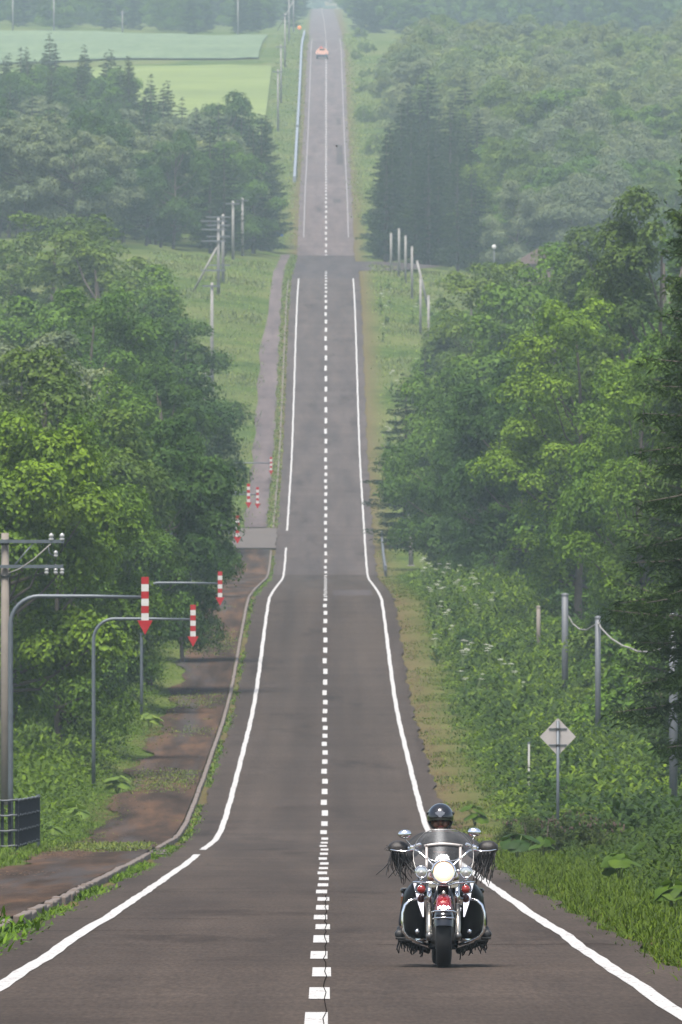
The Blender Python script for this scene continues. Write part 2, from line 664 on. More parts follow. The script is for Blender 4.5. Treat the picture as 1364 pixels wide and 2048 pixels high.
def field_mat(name, c1, c2, rowsc, stretch):
    m, nt, out = new_mat(name)
    p = nt.nodes.new('ShaderNodeBsdfPrincipled')
    a = noise(nt, rowsc, 5, stretch=stretch)
    b = noise(nt, 0.03, 4)
    c = ramp(nt, a, [(0.3, c1), (0.7, c2)])
    c = mixc(nt, 1.0, c, ramp(nt, b, [(0.3, (0.85, 0.87, 0.9)), (0.7, (1.12, 1.12, 1.05))]), 'MULTIPLY')
    nt.links.new(c, p.inputs['Base Color'])
    p.inputs['Roughness'].default_value = 0.95
    p.inputs['Specular IOR Level'].default_value = 0.05
    nt.links.new(p.outputs[0], out.inputs['Surface'])


field_mat('crop_bright', (0.100, 0.128, 0.038), (0.140, 0.168, 0.056), 0.25, (0.25, 1.0, 1))
field_mat('crop_blue', (0.078, 0.108, 0.058), (0.112, 0.145, 0.084), 0.5, (1.0, 0.10, 1))

leaf_mat('leaf')
leaf_mat('needle', rough=0.6, trans=0.15, spread=0.4)
leaf_mat('weed_leaf', rough=0.55, trans=0.28, spread=0.6, patch=0.8)
pmat('bark', (0.085, 0.068, 0.055), 0.9, bump=0.6, bscale=14, var=0.35, scale=6)
pmat('bark_pale', (0.24, 0.22, 0.20), 0.85, bump=0.4, bscale=14, var=0.3, scale=5)
pmat('concrete', (0.19, 0.178, 0.165), 0.88, bump=0.3, bscale=40, var=0.22, scale=3)
pmat('concrete_pole', (0.155, 0.132, 0.112), 0.85, bump=0.3, bscale=30, var=0.2, scale=2.5)
pmat('kerb_stone', (0.105, 0.082, 0.068), 0.92, bump=0.6, bscale=30, var=0.3, scale=3)
pmat('gravel', (0.066, 0.052, 0.043), 0.95, bump=0.5, bscale=30, var=0.25, scale=1.2)
pmat('galvanised', (0.100, 0.106, 0.116), 0.6, metal=0.2, var=0.18, scale=9)
pmat('grey_paint', (0.085, 0.098, 0.112), 0.5, metal=0.2, var=0.15, scale=6)
pmat('dark_slat', (0.012, 0.014, 0.018), 0.9, metal=0.0, var=0.3, scale=6, spec=0.1)
pmat('dark_steel', (0.045, 0.043, 0.042), 0.55, metal=0.5, var=0.25)
pmat('porcelain', (0.30, 0.295, 0.29), 0.2, coat=0.5, var=0.06)
pmat('signal_red', (0.30, 0.010, 0.014), 0.4, var=0.12)
pmat('signal_white', (0.46, 0.44, 0.42), 0.45, var=0.1)
pmat('sign_back', (0.33, 0.30, 0.285), 0.5, metal=0.0, var=0.12, scale=4)
pmat('tar', (0.010, 0.008, 0.007), 1.0, var=0.3, spec=0.0)
pmat('pale_barrier', (0.15, 0.165, 0.195), 0.6, var=0.12, scale=1)
pmat('white_petal', (0.36, 0.37, 0.30), 0.7, var=0.12, scale=20)
pmat('stalk', (0.11, 0.15, 0.05), 0.7, var=0.2)
pmat('brown_panicle', (0.075, 0.045, 0.034), 0.85, var=0.35, scale=15)
pmat('roof_brown', (0.13, 0.085, 0.075), 0.7, var=0.2)
pmat('house_wall', (0.16, 0.11, 0.09), 0.8, var=0.08)
pmat('window_glass', (0.03, 0.035, 0.04), 0.08, var=0.1)
pmat('blue_panel', (0.03, 0.11, 0.42), 0.5, var=0.1)
pmat('orange_panel', (0.75, 0.22, 0.05), 0.5, var=0.1)

# ------------------------------------------------------------------ ground, road, path, fields
XS = np.array([0, 1.7, 3.40, 3.55, 3.75, 4.0, 4.5, 5.2, 6.0, 6.3, 6.6, 7.0, 8, 9.2, 10.5, 12, 14, 17, 20, 25, 31, 38, 47, 58, 72, 90,
               120, 160, 220, 320, 500, 800, 1400])
XS = np.concatenate([-XS[:0:-1], XS])
gx, gy = np.meshgrid(XS, YK)
gz = height(gx, gy)
nx = len(XS)
idx = np.arange(len(YK) * nx).reshape(len(YK), nx)
quads = np.stack([idx[:-1, :-1], idx[:-1, 1:], idx[1:, 1:], idx[1:, :-1]], -1).reshape(-1, 4)
link('ground', fast_mesh('ground', np.stack([gx, gy, gz], -1).reshape(-1, 3), quads, True), 'meadow_ground', kind='structure')

rng = np.random.default_rng(11)


def bend_x(y):     # the far end of the road drifts a little to the left
    return -np.clip((y - 1950) / 1150, 0, 1) ** 2 * 1.2


def off(x):
    return lambda y: x + bend_x(y)


def edge_l(y):
    return -3.47 + 0.05 * np.sin(y * 0.9) + 0.04 * np.sin(y * 0.37 + 1) + bend_x(y)


def edge_r(y):
    return 3.36 + 0.07 * np.sin(y * 0.8) + 0.06 * np.sin(y * 0.31 + 2) + bend_x(y)


road = link('road', strip(edge_l, edge_r, 40, 727, 0, 'road', 4), 'asphalt', kind='structure')
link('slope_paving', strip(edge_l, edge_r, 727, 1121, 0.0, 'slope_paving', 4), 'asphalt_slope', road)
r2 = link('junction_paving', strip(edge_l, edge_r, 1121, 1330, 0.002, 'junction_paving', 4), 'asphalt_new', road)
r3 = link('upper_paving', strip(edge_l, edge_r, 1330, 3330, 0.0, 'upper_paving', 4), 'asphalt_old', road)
for xa, xb, ya, yb in ((0.4, 2.4, 560, 592),):
    link('asphalt_patch', strip(lambda y, q=xa: q + 0.04 * np.sin(y * 1.7), lambda y, q=xb: q + 0.04 * np.sin(y * 1.3), ya, yb, 0.003, 'asphalt_patch'), 'asphalt_new', road)

LW = 0.076


def edge_line(x, ya, yb, LW=0.076, mt='road_paint'):
    j = lambda s: (lambda y: x + s * LW + 0.007 * np.sin(y * 1.3 + x) + 0.008 * np.sin(y * 0.41) + bend_x(y))
    link('edge_line', strip(j(-1), j(1), ya, yb, 0.006, 'edge_line'), mt, road)


edge_line(-2.75, 50, 241)
edge_line(-2.75, 252, 500)
edge_line(-2.75, 500, 770, 0.066)
edge_line(-2.75, 792, 1121, 0.066)
edge_line(-2.75, 1365, 2230, 0.08, 'worn_paint')
edge_line(2.75, 50, 500)
edge_line(2.75, 500, 1121, 0.066)
edge_line(2.75, 1365, 2230, 0.08, 'worn_paint')
k = 0
far_dash = []
for i in range(-3, 250):
    ya = 80.0 + 10 * i
    if 1152 < ya < 1328 or ya > 2200:
        continue
    x0 = 0.018 * math.sin(ya * 0.21) 
    w = 0.086 if ya < 800 else 0.105
    me = strip(off(x0 - w), off(x0 + w), ya, ya + 4.8, 0.006, 'centre_dash')
    link('centre_dash', me, 'road_paint', road)
link('far_centre_line', strip(off(-0.07), off(0.07), 2240, 3300, 0.008, 'far_centre_line'), 'worn_paint', road)
# the tarred joint that runs between the dashes
link('tar_joint', strip(lambda y: 0.043 + 0.006 * np.sin(y * 2.1) + 0.012 * np.sin(y * 0.9),
                        lambda y: 0.053 + 0.006 * np.sin(y * 2.1) + 0.012 * np.sin(y * 0.9) + 0.003 * np.sin(y * 5),
                        50, 168, 0.0085, 'tar_joint'), 'tar', road)
# cracks across the left half near the kerb
for yc, xa, xb in ((129, -3.4, -2.0), (141, -3.4, -1.2), (232, -3.4, -0.8), (119, 0.6, 3.2), (172, -3.3, 2.8)):
    P = [(x, yc + 0.25 * math.sin(x * 5) + 0.1 * math.sin(x * 13)) for x in np.linspace(xa, xb, 24)]
    V = []
    for x, y in P:
        V += [(x, y - 0.05, zr(y - 0.05) + 0.004), (x, y + 0.05, zr(y + 0.05) + 0.004)]
    link('crack', fast_mesh('crack', V, np.array([(2 * i, 2 * i + 2, 2 * i + 3, 2 * i + 1) for i in range(23)])), 'tar', road)

# pale joint across the far crest, patches on the far lane
link('pale_joint', strip(off(-3.3), off(3.2), 2226, 2238, 0.010, 'pale_joint'), 'gravel', road)
for xa, xb, ya, yb in ((0.9, 1.9, 1431, 1440), (1.5, 2.4, 1560, 1640), (1.6, 2.3, 1720, 1745)):
    link('asphalt_patch', strip(xa, xb, ya, yb, 0.005, 'asphalt_patch'), 'asphalt_new', road)

# side roads at the crossing and the gravel entrance
for nm, xa, xb, ya, yb, mt, dz in (('side_road', edge_r, lambda y: 3.9 + 9 * np.clip(1 - np.abs(y - 1215) / 62, 0, 1) ** 0.6, 1160, 1272, 'asphalt_new', 0.004),
                                   ('gravel_entrance', lambda y: -9.0 + 0 * y, edge_l, 768, 794, 'gravel', 0.085),
                                   ('driveway_apron', lambda y: -6.0 + 0 * y, edge_l, 239, 251, 'asphalt_old', 0.03)):
    o = link(nm, strip(xa, xb, ya, yb, dz, nm, 3), mt, kind='structure')

# footpath: worn asphalt covered with soil
pl = lambda y: -6.0 + 0.25 * np.sin(y * 0.21) + 0.16 * np.sin(y * 0.53 + 1)
path = link('footpath', strip(pl, lambda y: -3.86 + 0 * y, 105, 767, 0.065, 'footpath', 4), 'dirty_path', kind='structure')
link('footpath_upper', strip(lambda y: -5.9 + 0.1 * np.sin(y * 0.2), lambda y: -4.25 + 0.08 * np.sin(y * 0.3), 795, 1330, 0.10, 'footpath_upper', 3), 'asphalt_old', path)

# kerb stones, one by one; the nearest are broken and sunk
stone = MB().box((0, 0, 0), (0.125, 1.96, 0.26), bev=0.02).mesh('kerb_stone')
stone.materials.append(MATS['kerb_stone'])
kr = random.Random(3)
for i in range(232):
    y = 108 + i * 2.0
    if 133.5 < y < 138 or 237 < y < 252:
        continue
    o = link('kerb_stone', stone, None, path)
    s = (zr(y + 1) - zr(y - 1)) / 2
    j = 0.026 if y < 180 else 0.010
    o.location = (-3.76 + kr.uniform(-j, j), y, zr(y) - 0.045 + kr.uniform(-j, j * 0.4))
    o.rotation_euler = (math.atan(s) + kr.uniform(-j, j) * .5, 0, kr.uniform(-j, j) * 0.6)
kb = MB()
for ya, yb, x in ((572, 767, -3.76), (795, 1115, -3.76)):
    ys = [y for y in YK if ya <= y <= yb]
    for dx, dz in ((-0.09, 0.15), (0.09, 0.15)):
        pass
    P = [[(x - 0.06, y, zr(y) - 0.1), (x - 0.06, y, zr(y) + 0.09), (x + 0.06, y, zr(y) + 0.09), (x + 0.06, y, zr(y) - 0.1)] for y in ys]
    kb.grid(P, False)
kb.build('far_kerb_stones', 'kerb_stone', path, kind='stuff')

# fields left of the far road
for nm, ya, yb, xr_, mt in (('bright_crop_field', 1630, 1945, -9.5, 'crop_bright'), ('bluish_crop_field', 1962, 2262, -12.0, 'crop_blue')):
    ys = YK[(YK >= ya) & (YK <= yb)]
    xs = np.array([-120, -90, -72, -58, -47, -38, -31, -25, -20, -17, -14, xr_])
    X, Y = np.meshgrid(xs, ys)
    # rises exactly with the ground sheet's own columns
    Z = np.stack([np.interp(xs, XS, height(XS, np.full(nx, y))) for y in ys]) + 0.35
    i2 = np.arange(X.size).reshape(X.shape)
    q = np.stack([i2[:-1, :-1], i2[:-1, 1:], i2[1:, 1:], i2[1:, :-1]], -1).reshape(-1, 4)
    link(nm, fast_mesh(nm, np.stack([X, Y, Z], -1).reshape(-1, 3), q, True), mt, kind='structure')

# ------------------------------------------------------------------ trees
def tubes(segs, n=6):
    m = MB()
    for pts, rs in segs:
        m.tube(pts, rs, n, cap=False)
    return m


def broadleaf(seed, H, R, cb, ncl, nl, leaf, flat=0.6, top=0.75, name='broadleaf'):
    r = np.random.default_rng(seed)
    t = []
    while len(t) < ncl:
        u = r.uniform(0, 1)
        e = math.sin(math.pi * min(1, 0.13 + 0.83 * u)) ** top
        if r.uniform() < e:
            t.append(u)
    t = np.sort(np.array(t))
    env = R * np.sin(np.pi * np.minimum(1, 0.13 + 0.83 * t)) ** top
    az = r.uniform(0, 6.283, ncl)
    lop = 1 + 0.22 * np.sin(az * 2 + r.uniform(0, 6)) + 0.14 * np.sin(az * 3 + t * 5 + r.uniform(0, 6))
    rad = env * (0.25 + 0.75 * np.sqrt(r.uniform(0, 1, ncl))) * lop
    cz = H * (cb + (1 - cb) * t) + r.normal(0, 0.25, ncl)
    C = np.stack([np.cos(az) * rad, np.sin(az) * rad, np.minimum(cz, H - 0.3)], 1)
    cr = R * r.uniform(0.20, 0.40, ncl) * (0.75 + 0.35 * (1 - t))
    cnt = np.maximum(40, (nl * (cr / cr.mean()) ** 2)).astype(int)
    ci = np.repeat(np.arange(ncl), cnt)
    m = len(ci)
    d = unit(r.normal(size=(m, 3)) + np.array([0, 0, 0.75]))
    k = cr[ci][:, None] * (0.62 + 0.42 * r.uniform(0, 1, (m, 1)))
    # each clump is itself lobed so its outline breaks up
    lob = 1 + 0.3 * np.sin(d[:, :1] * 5 + ci[:, None] * 1.7) * np.sin(d[:, 1:2] * 5 + ci[:, None] * 2.3)
    P = C[ci] + d * k * lob * np.array([1, 1, flat])
    P[:, 2] -= 0.18 * np.sum((d[:, :2] * k) ** 2, 1) / np.maximum(cr[ci], 0.2)
    n = unit(d * 0.8 + np.array([0, 0, 0.45]) + r.normal(0, 0.38, (m, 3)))
    V, T = leaf_quads(P, n, leaf * r.uniform(0.6, 1.3, m), r, 0.62)
    crown = fast_mesh(name + '_crown', V, T)
    crown.materials.append(MATS['leaf'])
    sg = []
    base = 0.028 * H
    tp = [(0, 0, 0)]
    x = y = 0
    for i in range(1, 8):
        x += r.normal(0, 0.08)
        y += r.normal(0, 0.08)
        tp.append((x, y, H * 0.86 * i / 7))
    sg.append(([(0, 0, -0.4)] + tp, [base * 0.62] + [base * 0.5 * (1 - 0.85 * i / 7) + 0.012 for i in range(8)]))
    order = np.argsort(-cr)[:min(34, ncl)]
    for i in order:
        c = C[i]
        zb = max(0.15 * H, min(c[2] * 0.75 - 0.1 * np.hypot(c[0], c[1]), H * 0.75))
        f = zb / (H * 0.86) * 7
        j = int(f)
        a = Vector(tp[min(j, 7)]).lerp(Vector(tp[min(j + 1, 7)]), f - j)
        c = Vector(c)
        mid = a.lerp(c, 0.5) + Vector((0, 0, -0.12 * (c - a).length + r.normal(0, 0.15)))
        r0 = base * 0.26 * (1 - 0.6 * zb / H)
        sg.append(([a, mid, c], [r0, r0 * 0.6, 0.012]))
    trunk = tubes(sg).mesh(name + '_trunk')
    trunk.materials.append(MATS['bark'])
    return trunk, crown, H


def conifer(seed, H, R, cb, per, step, leaf, droop=0.35, name='spruce', dens=1.0, aspect=0.2):
    r = np.random.default_rng(seed)
    sg = [([(0, 0, -0.4), (0, 0, H * 0.5), (0, 0, H)], [0.016 * H, 0.010 * H, 0.01])]
    Pl, Dl, Sl = [], [], []
    z = cb * H
    while z < H * 0.985:
        t = (z - cb * H) / (H * (1 - cb))
        Lb = R * ((1 - t) ** 0.82) * (0.9 if t > 0.12 else 0.6 + 2.5 * t) + 0.13
        nb = per if t < 0.8 else max(3, per - 1)
        a0 = r.uniform(0, 6.28)
        for b in range(nb):
            a = a0 + 6.283 * b / nb + r.normal(0, 0.25)
            L = Lb * r.uniform(0.62, 1.15)
            h = np.array([math.cos(a), math.sin(a), 0.0])
            s = np.array([-h[1], h[0], 0.0])
            dr = droop * r.uniform(0.6, 1.3)
            zz = z + r.normal(0, step * 0.3)
            q = lambda u: np.array([0, 0, zz]) + h * L * u + np.array([0, 0, 1.0]) * (-dr * L * u + 0.30 * L * u ** 2.4 + 0.08 * L * math.sin(u * 3.1))
            if L > 0.7:
                sg.append(([q(0), q(0.5), q(1)], [0.008 * L + 0.010, 0.005 * L + 0.006, 0.004]))
            k = int(max(4, dens * L * 9))
            for u in np.linspace(0.12, 1.0, k):
                o = q(u)
                tl = (0.42 * (1 - u) + 0.10) * L * 0.8 + 0.10 * min(1, 3 * (1 - t) + 0.2)
                for sgn in (-1, 1):
                    td = unit(h * 0.75 + s * sgn * r.uniform(0.5, 1.0) + np.array([0, 0, r.normal(-0.20, 0.15)]))
                    m = max(2, int(tl / (leaf * 0.55)))
                    w = (np.arange(m) + r.uniform(0, 1, m)) / m
                    pp = o + td * (w * tl)[:, None] + r.normal(0, 0.025, (m, 3))
                    pp[:, 2] -= 0.25 * tl * w ** 2
                    Pl.append(pp)
                    Sl.append(np.full(m, min(1.0, 0.55 + 2.6 * (1 - t))))
                    Dl.append(unit(td + r.normal(0, 0.38, (m, 3)) + np.array([0, 0, -0.25])))
        z += step * r.uniform(0.7, 1.3) * (1 if t < 0.7 else 0.75)
    P = np.concatenate(Pl)
    D = np.concatenate(Dl)
    m = len(P)
    n = unit(np.array([0, 0, 1.0]) + r.normal(0, 0.55, (m, 3)))
    V, T = leaf_quads(P, n, leaf * r.uniform(0.6, 1.4, m) * np.concatenate(Sl), r, aspect, D)
    crown = fast_mesh(name + '_crown', V, T)
    crown.materials.append(MATS['needle'])
    trunk = tubes(sg, 5).mesh(name + '_trunk')
    trunk.materials.append(MATS['bark'])
    return trunk, crown, H


PROTO = {
    'maple': broadleaf(1, 12, 4.0, 0.16, 50, 1050, 0.20),
    'oak': broadleaf(2, 12, 4.3, 0.12, 58, 900, 0.185),
    'round': broadleaf(3, 12, 3.9, 0.10, 46, 1100, 0.175, 0.7),
    'tall': broadleaf(4, 15, 3.1, 0.14, 60, 820, 0.175, 0.75, 0.6),
    'airy': broadleaf(5, 14, 3.4, 0.18, 85, 480, 0.16, 0.55, 0.65),
    'shrub': broadleaf(6, 3.2, 1.7, 0.06, 34, 170, 0.16, 0.7),
    'shrub2': broadleaf(7, 2.4, 1.5, 0.05, 26, 170, 0.15, 0.75),
    'spruce': conifer(21, 14, 3.0, 0.06, 5, 0.50, 0.30),
    'spruce2': conifer(22, 14, 3.5, 0.04, 5, 0.55, 0.32, 0.30),
    'larch': conifer(23, 16, 3.3, 0.08, 6, 0.50, 0.26, 0.14, dens=1.25, aspect=0.26),
    'near_spruce': conifer(24, 15, 3.3, 0.17, 5, 0.50, 0.25, 0.40, dens=1.5, aspect=0.085),
}
print('tree tris', {k: len(v[1].polygons) for k, v in PROTO.items()})

TR = random.Random(5)


def tree(kind, x, y, H, label, group=None, color=(0.06, 0.1, 0.025), wide=1.0, name=None, cat='tree', sink=0.0, rot=None):
    tm, cm, h0 = PROTO[kind]
    nm = name or {'spruce': 'spruce_tree', 'spruce2': 'spruce_tree', 'near_spruce': 'spruce_tree', 'larch': 'larch_tree',
                  'shrub': 'shrub', 'shrub2': 'shrub'}.get(kind, 'broadleaf_tree')
    o = thing(nm, (x, y, float(height(x, y)) - 0.05 - sink), label, cat, group, (0, 0, TR.uniform(0, 6.28) if rot is None else rot))
    s = H / h0
    o.scale = (s * wide, s * wide, s)
    link('trunk', tm, None, o)
    link('crown', cm, None, o, color=color)
    return o


def tree_px(kind, px, d, toprow, label, color, wide=1.0, group=None, **kw):
    x = lat(px, d)
    gz_ = float(height(x, d))
    ztop = CAMZ - d * (toprow - VY) / FPX
    return tree(kind, x, d, max(1.5, ztop - gz_), label, group, color, wide, **kw)


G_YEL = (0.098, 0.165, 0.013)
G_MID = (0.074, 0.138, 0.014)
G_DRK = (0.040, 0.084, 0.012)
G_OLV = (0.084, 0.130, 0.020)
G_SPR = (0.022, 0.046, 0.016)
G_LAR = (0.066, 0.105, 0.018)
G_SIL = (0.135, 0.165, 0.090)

# left side, near to far: (kind, column, distance, top row, colour, width, label)
LEFT = [
    ('maple', 8, 345, 770, G_YEL, 0.85, 'yellow-green broadleaf tree cut by the left edge, behind the utility pole'),
    ('round', 120, 362, 850, G_YEL, 0.78, 'light yellow-green broadleaf tree right behind the nearest red arrow marker'),
    ('oak', 215, 418, 900, G_MID, 0.78, 'mid-green bushy tree behind the second red arrow marker post'),
    ('maple', 300, 440, 800, G_DRK, 0.85, 'dark green broadleaf tree whose crown overhangs the footpath by the third arrow marker'),
    ('round', 365, 470, 880, G_DRK, 0.66, 'low dark broadleaf crown closest to the road above the footpath'),
    ('oak', 90, 420, 700, G_OLV, 0.95, 'olive-green broad tree above the yellow-green ones at the left edge'),
    ('round', 200, 505, 762, G_MID, 0.95, 'rounded mid-green tree above the dark overhanging crown on the left'),
    ('tall', 330, 545, 735, G_DRK, 1.05, 'dark upright tree at the right rim of the left wood'),
    ('maple', 60, 560, 630, G_SIL, 1.0, 'pale grey-green tree at the left edge in the middle of the wood'),
    ('airy', 185, 600, 565, G_MID, 1.15, 'light feathery green tree standing out in the middle of the left wood'),
    ('oak', 285, 640, 640, G_DRK, 0.95, 'dense dark tree beside the feathery green one on the left'),
    ('spruce2', 372, 690, 668, G_SPR, 0.9, 'dark spruce with long side branches at the rim of the left wood'),
    ('tall', 330, 760, 600, G_DRK, 1.2, 'dark green tree on the slope left of the meadow strip'),
    ('tall', 270, 800, 535, G_MID, 1.3, 'tall green tree left of the meadow, lower than the tallest pair'),
    ('airy', 105, 880, 418, G_OLV, 1.5, 'tallest hazy tree of the left wood with a pointed top'),
    ('tall', 195, 850, 468, G_OLV, 1.4, 'tall hazy tree just right of the tallest one on the left'),
    ('tall', 20, 900, 470, G_OLV, 1.4, 'tall hazy tree at the left edge beside the tallest one'),
    ('maple', 20, 690, 560, G_MID, 1.0, 'green tree at the left edge below the tall hazy trees'),
]
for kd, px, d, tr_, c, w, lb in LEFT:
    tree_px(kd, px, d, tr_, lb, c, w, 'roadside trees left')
RIGHT = [
    ('near_spruce', 1424, 214, 150, (0.034, 0.064, 0.011), 0.74, 'nearest dark spruce at the right edge with drooping lower branches'),
    ('larch', 1388, 320, 200, (0.048, 0.084, 0.014), 0.64, 'larch at the right edge whose sparse tip stands against the hazy wood'),
    ('airy', 1290, 420, 700, G_YEL, 0.85, 'yellow-green tree next to the nearest spruce on the right'),
    ('airy', 1155, 500, 585, G_YEL, 1.0, 'bright feathery tree above the grey poles on the right'),
    ('tall', 1305, 520, 385, G_LAR, 0.95, 'tall narrow tree behind the bright feathery tree on the right'),
    ('oak', 1250, 560, 560, G_MID, 1.0, 'broad green tree between the tall narrow tree and the feathery one'),
    ('maple', 1060, 560, 690, G_DRK, 0.85, 'dark green tree behind the two thin dark trunks on the right'),
    ('round', 985, 600, 780, G_DRK, 0.80, 'dense dark green tree in the middle of the right row'),
    ('oak', 930, 660, 740, G_DRK, 0.85, 'dark broad tree with pale leaf tips along the right verge'),
    ('maple', 905, 735, 720, G_MID, 0.85, 'green tree behind the dark spruce near the right road edge'),
    ('spruce2', 812, 770, 745, G_SPR, 1.3, 'dark spruce leaning its lowest branches over the right edge line'),
    ('spruce', 850, 830, 690, G_SPR, 0.85, 'small dark spruce behind the one that overhangs the right line'),
    ('round', 1080, 720, 522, G_MID, 1.0, 'rounded mid-green tree high in the right row'),
    ('airy', 1010, 800, 515, G_OLV, 1.2, 'hazy olive tree in front of the brown house roof'),
    ('tall', 955, 860, 530, G_OLV, 1.3, 'hazy olive tree at the left end of the right row above the meadow'),
    ('maple', 915, 900, 600, G_MID, 0.8, 'small hazy tree at the meadow side of the right row'),
    ('tall', 1165, 760, 492, G_MID, 1.2, 'mid-green tree below the hazy silver wood on the right'),
    ('tall', 1225, 700, 462, G_LAR, 1.05, 'hazy narrow tree left of the tallest one at the right edge'),
    ('spruce', 1370, 420, 560, G_SPR, 0.9, 'dark spruce at the right edge behind the nearest one'),
    ('round', 1270, 452, 690, G_MID, 0.75, 'low-branched green tree directly behind the grey posts'),
    ('oak', 1150, 520, 800, G_DRK, 0.72, 'low dark tree behind the tall grey post on the right'),
    ('round', 1040, 580, 870, G_MID, 0.66, 'small bushy tree with low foliage left of the thin posts'),
    ('maple', 950, 640, 900, G_DRK, 0.70, 'small dark tree above the white-flowered weeds'),
    ('tall', 1350, 640, 420, G_MID, 1.3, 'green tree at the right edge below the larch tips'),
]
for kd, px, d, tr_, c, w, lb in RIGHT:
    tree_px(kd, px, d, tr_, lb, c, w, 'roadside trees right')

# shrubs that close the gap under the rows
SH = random.Random(9)
for i in range(64):
    d = SH.uniform(330, 760)
    x = SH.uniform(11.2, 15) if d < 560 else SH.uniform(8.5, 14)
    h_, c_ = SH.uniform(2.0, 3.6), SH.choice([G_MID, G_DRK, G_OLV])
    tree(SH.choice(['shrub', 'shrub2']), x, d, h_, '%s %s shrub under the right tree row, %s' % ('tall' if h_ > 2.8 else 'low', {G_MID: 'mid-green', G_DRK: 'dark green', G_OLV: 'olive'}[c_],
         'beside the grey posts' if d < 450 else 'behind the grey posts' if d < 600 else 'near the overhanging spruce'), 'undergrowth shrubs right', c_, 1.1, cat='shrub')
for i in range(34):
    d = SH.uniform(345, 700)
    x = -SH.uniform(8.0, 12.5)
    h_, c_ = SH.uniform(1.3, 3.0), SH.choice([G_YEL, G_MID, G_DRK])
    tree(SH.choice(['shrub', 'shrub2']), x, d, h_, '%s %s shrub beside the footpath, %s' % ('tall' if h_ > 2.1 else 'low', {G_YEL: 'yellow-green', G_MID: 'mid-green', G_DRK: 'dark green'}[c_],
         'near the second arrow marker' if d < 370 else 'near the third arrow marker' if d < 460 else 'below the dark overhanging trees'), 'undergrowth shrubs left', c_, 1.0, cat='shrub')
for i in range(16):
    d = SH.uniform(1560, 2260)
    x = SH.uniform(5.3, 8.5)
    tree('shrub2', x, d, SH.uniform(1.2, 2.4), 'hazy bush on the verge right of the far road', 'bushes along the far verge', G_OLV, 1.1, cat='bush')

for i in range(46):
    d = SH.uniform(235, 540)
    x = SH.uniform(6.3, 8.5) if i % 2 else SH.uniform(9.6, 12.5)
    h_, c_ = SH.uniform(0.6, 1.25), SH.choice([G_MID, G_DRK, G_OLV, G_YEL])
    tree(SH.choice(['shrub', 'shrub2']), x, d, h_, 'low %s bush in the right bank, %s' % ({G_MID: 'mid-green', G_DRK: 'dark green', G_OLV: 'olive', G_YEL: 'yellow-green'}[c_],
         ('near the diamond sign' if d < 300 else 'between the sign and the posts' if d < 380 else 'around the grey posts') + (', road side' if i % 2 else ', field side')),
         'low bushes in the right bank', c_, 1.5, cat='bush')

# far woods: single trees
FW = random.Random(12)


def wood(n, d0, d1, xlim, label, group, pick, spread, hh=(12, 16), gap=5.5):
    pts, tries = [], 0
    while len(pts) < n and tries < 20000:
        tries += 1
        d = FW.uniform(d0, d1)
        xa, xb = xlim(d)
        if xb - xa < 0.5:
            continue
        x = FW.uniform(xa, xb)
        if any((x - a) ** 2 + (d - b) ** 2 * 0.25 < gap * gap for a, b in pts):
            continue
        pts.append((x, d))
    for x, d in pts:
        kd, c = pick(x, d)
        con = kd.startswith('spruce') or kd == 'larch'
        dep = ('near rim', 'front half', 'back half', 'far rim')[min(3, int(4 * (d - d0) / (d1 - d0)))]
        tone = 'dark conifer' if con else {G_SIL: 'silvery broadleaf tree', G_OLV: 'olive broadleaf tree', G_DRK: 'dark broadleaf tree'}.get(c, 'mid-green broadleaf tree')
        sd = 'road side' if abs(x) < abs(xlim(d)[0] + xlim(d)[1]) / 2 else 'outer side'
        tree(kd, x, d, FW.uniform(*hh) * (1.08 if con else 0.95), 'hazy %s, %s of %s, %s' % (tone, dep, label, sd), group, c, FW.uniform(0.95, 1.2))
    return pts


def left_lim(d):
    xb = np.interp(d, [1180, 1235, 1245, 1300, 1345, 1400, 1450, 1550, 1620, 1660], [-26, -22, -11, -8.5, -7.0, -11, -18, -30, -35, -44])
    return -d * 680 / FPX, xb


def pick_left(x, d):
    px = VX + x * FPX / d
    u = FW.random()
    if d > 1430 or px > 470:
        return ('spruce', G_SPR) if u < 0.25 else ('spruce2', (0.028, 0.052, 0.018)) if u < 0.5 else ('larch', (0.045, 0.072, 0.018)) if u < 0.75 else ('oak', G_DRK) if u < 0.87 else ('round', G_MID)
    if u < 0.4:
        return ('maple', G_SIL) if px < 420 else ('oak', G_MID)
    if u < 0.7:
        return ('round', G_DRK)
    return ('spruce', G_SPR)


wood(165, 1180, 1650, left_lim, 'the far left wood',
     'far wood left', pick_left, 5.5)


def right_lim(d):
    xa = np.interp(d, [1275, 1300, 1360, 1420, 1460], [6.0, 6.0, 8.0, 9.5, 14])
    return xa, d * 725 / FPX


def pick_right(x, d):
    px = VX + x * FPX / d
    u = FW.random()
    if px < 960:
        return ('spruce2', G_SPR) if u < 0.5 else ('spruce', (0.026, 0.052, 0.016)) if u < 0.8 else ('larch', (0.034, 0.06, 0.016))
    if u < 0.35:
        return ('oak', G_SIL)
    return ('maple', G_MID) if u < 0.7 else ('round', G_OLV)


wood(110, 1275, 1460, right_lim, 'the wood right of the crossing',
     'far wood right of the crossing', pick_right, 5, (10.5, 17), 5.0)


def mound_lim(d):
    xa = np.interp(d, [1520, 1620, 1700, 1800, 1850], [21, 14.5, 11.5, 13, 18])
    return xa, d * 730 / FPX


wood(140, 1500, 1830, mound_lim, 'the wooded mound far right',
     'wooded mound far right', lambda x, d: (FW.choice(['oak', 'round', 'maple']), FW.choice([(0.12, 0.17, 0.04), (0.13, 0.16, 0.05), G_SIL, (0.16, 0.20, 0.08)])), 5, (11, 15), 6.0)


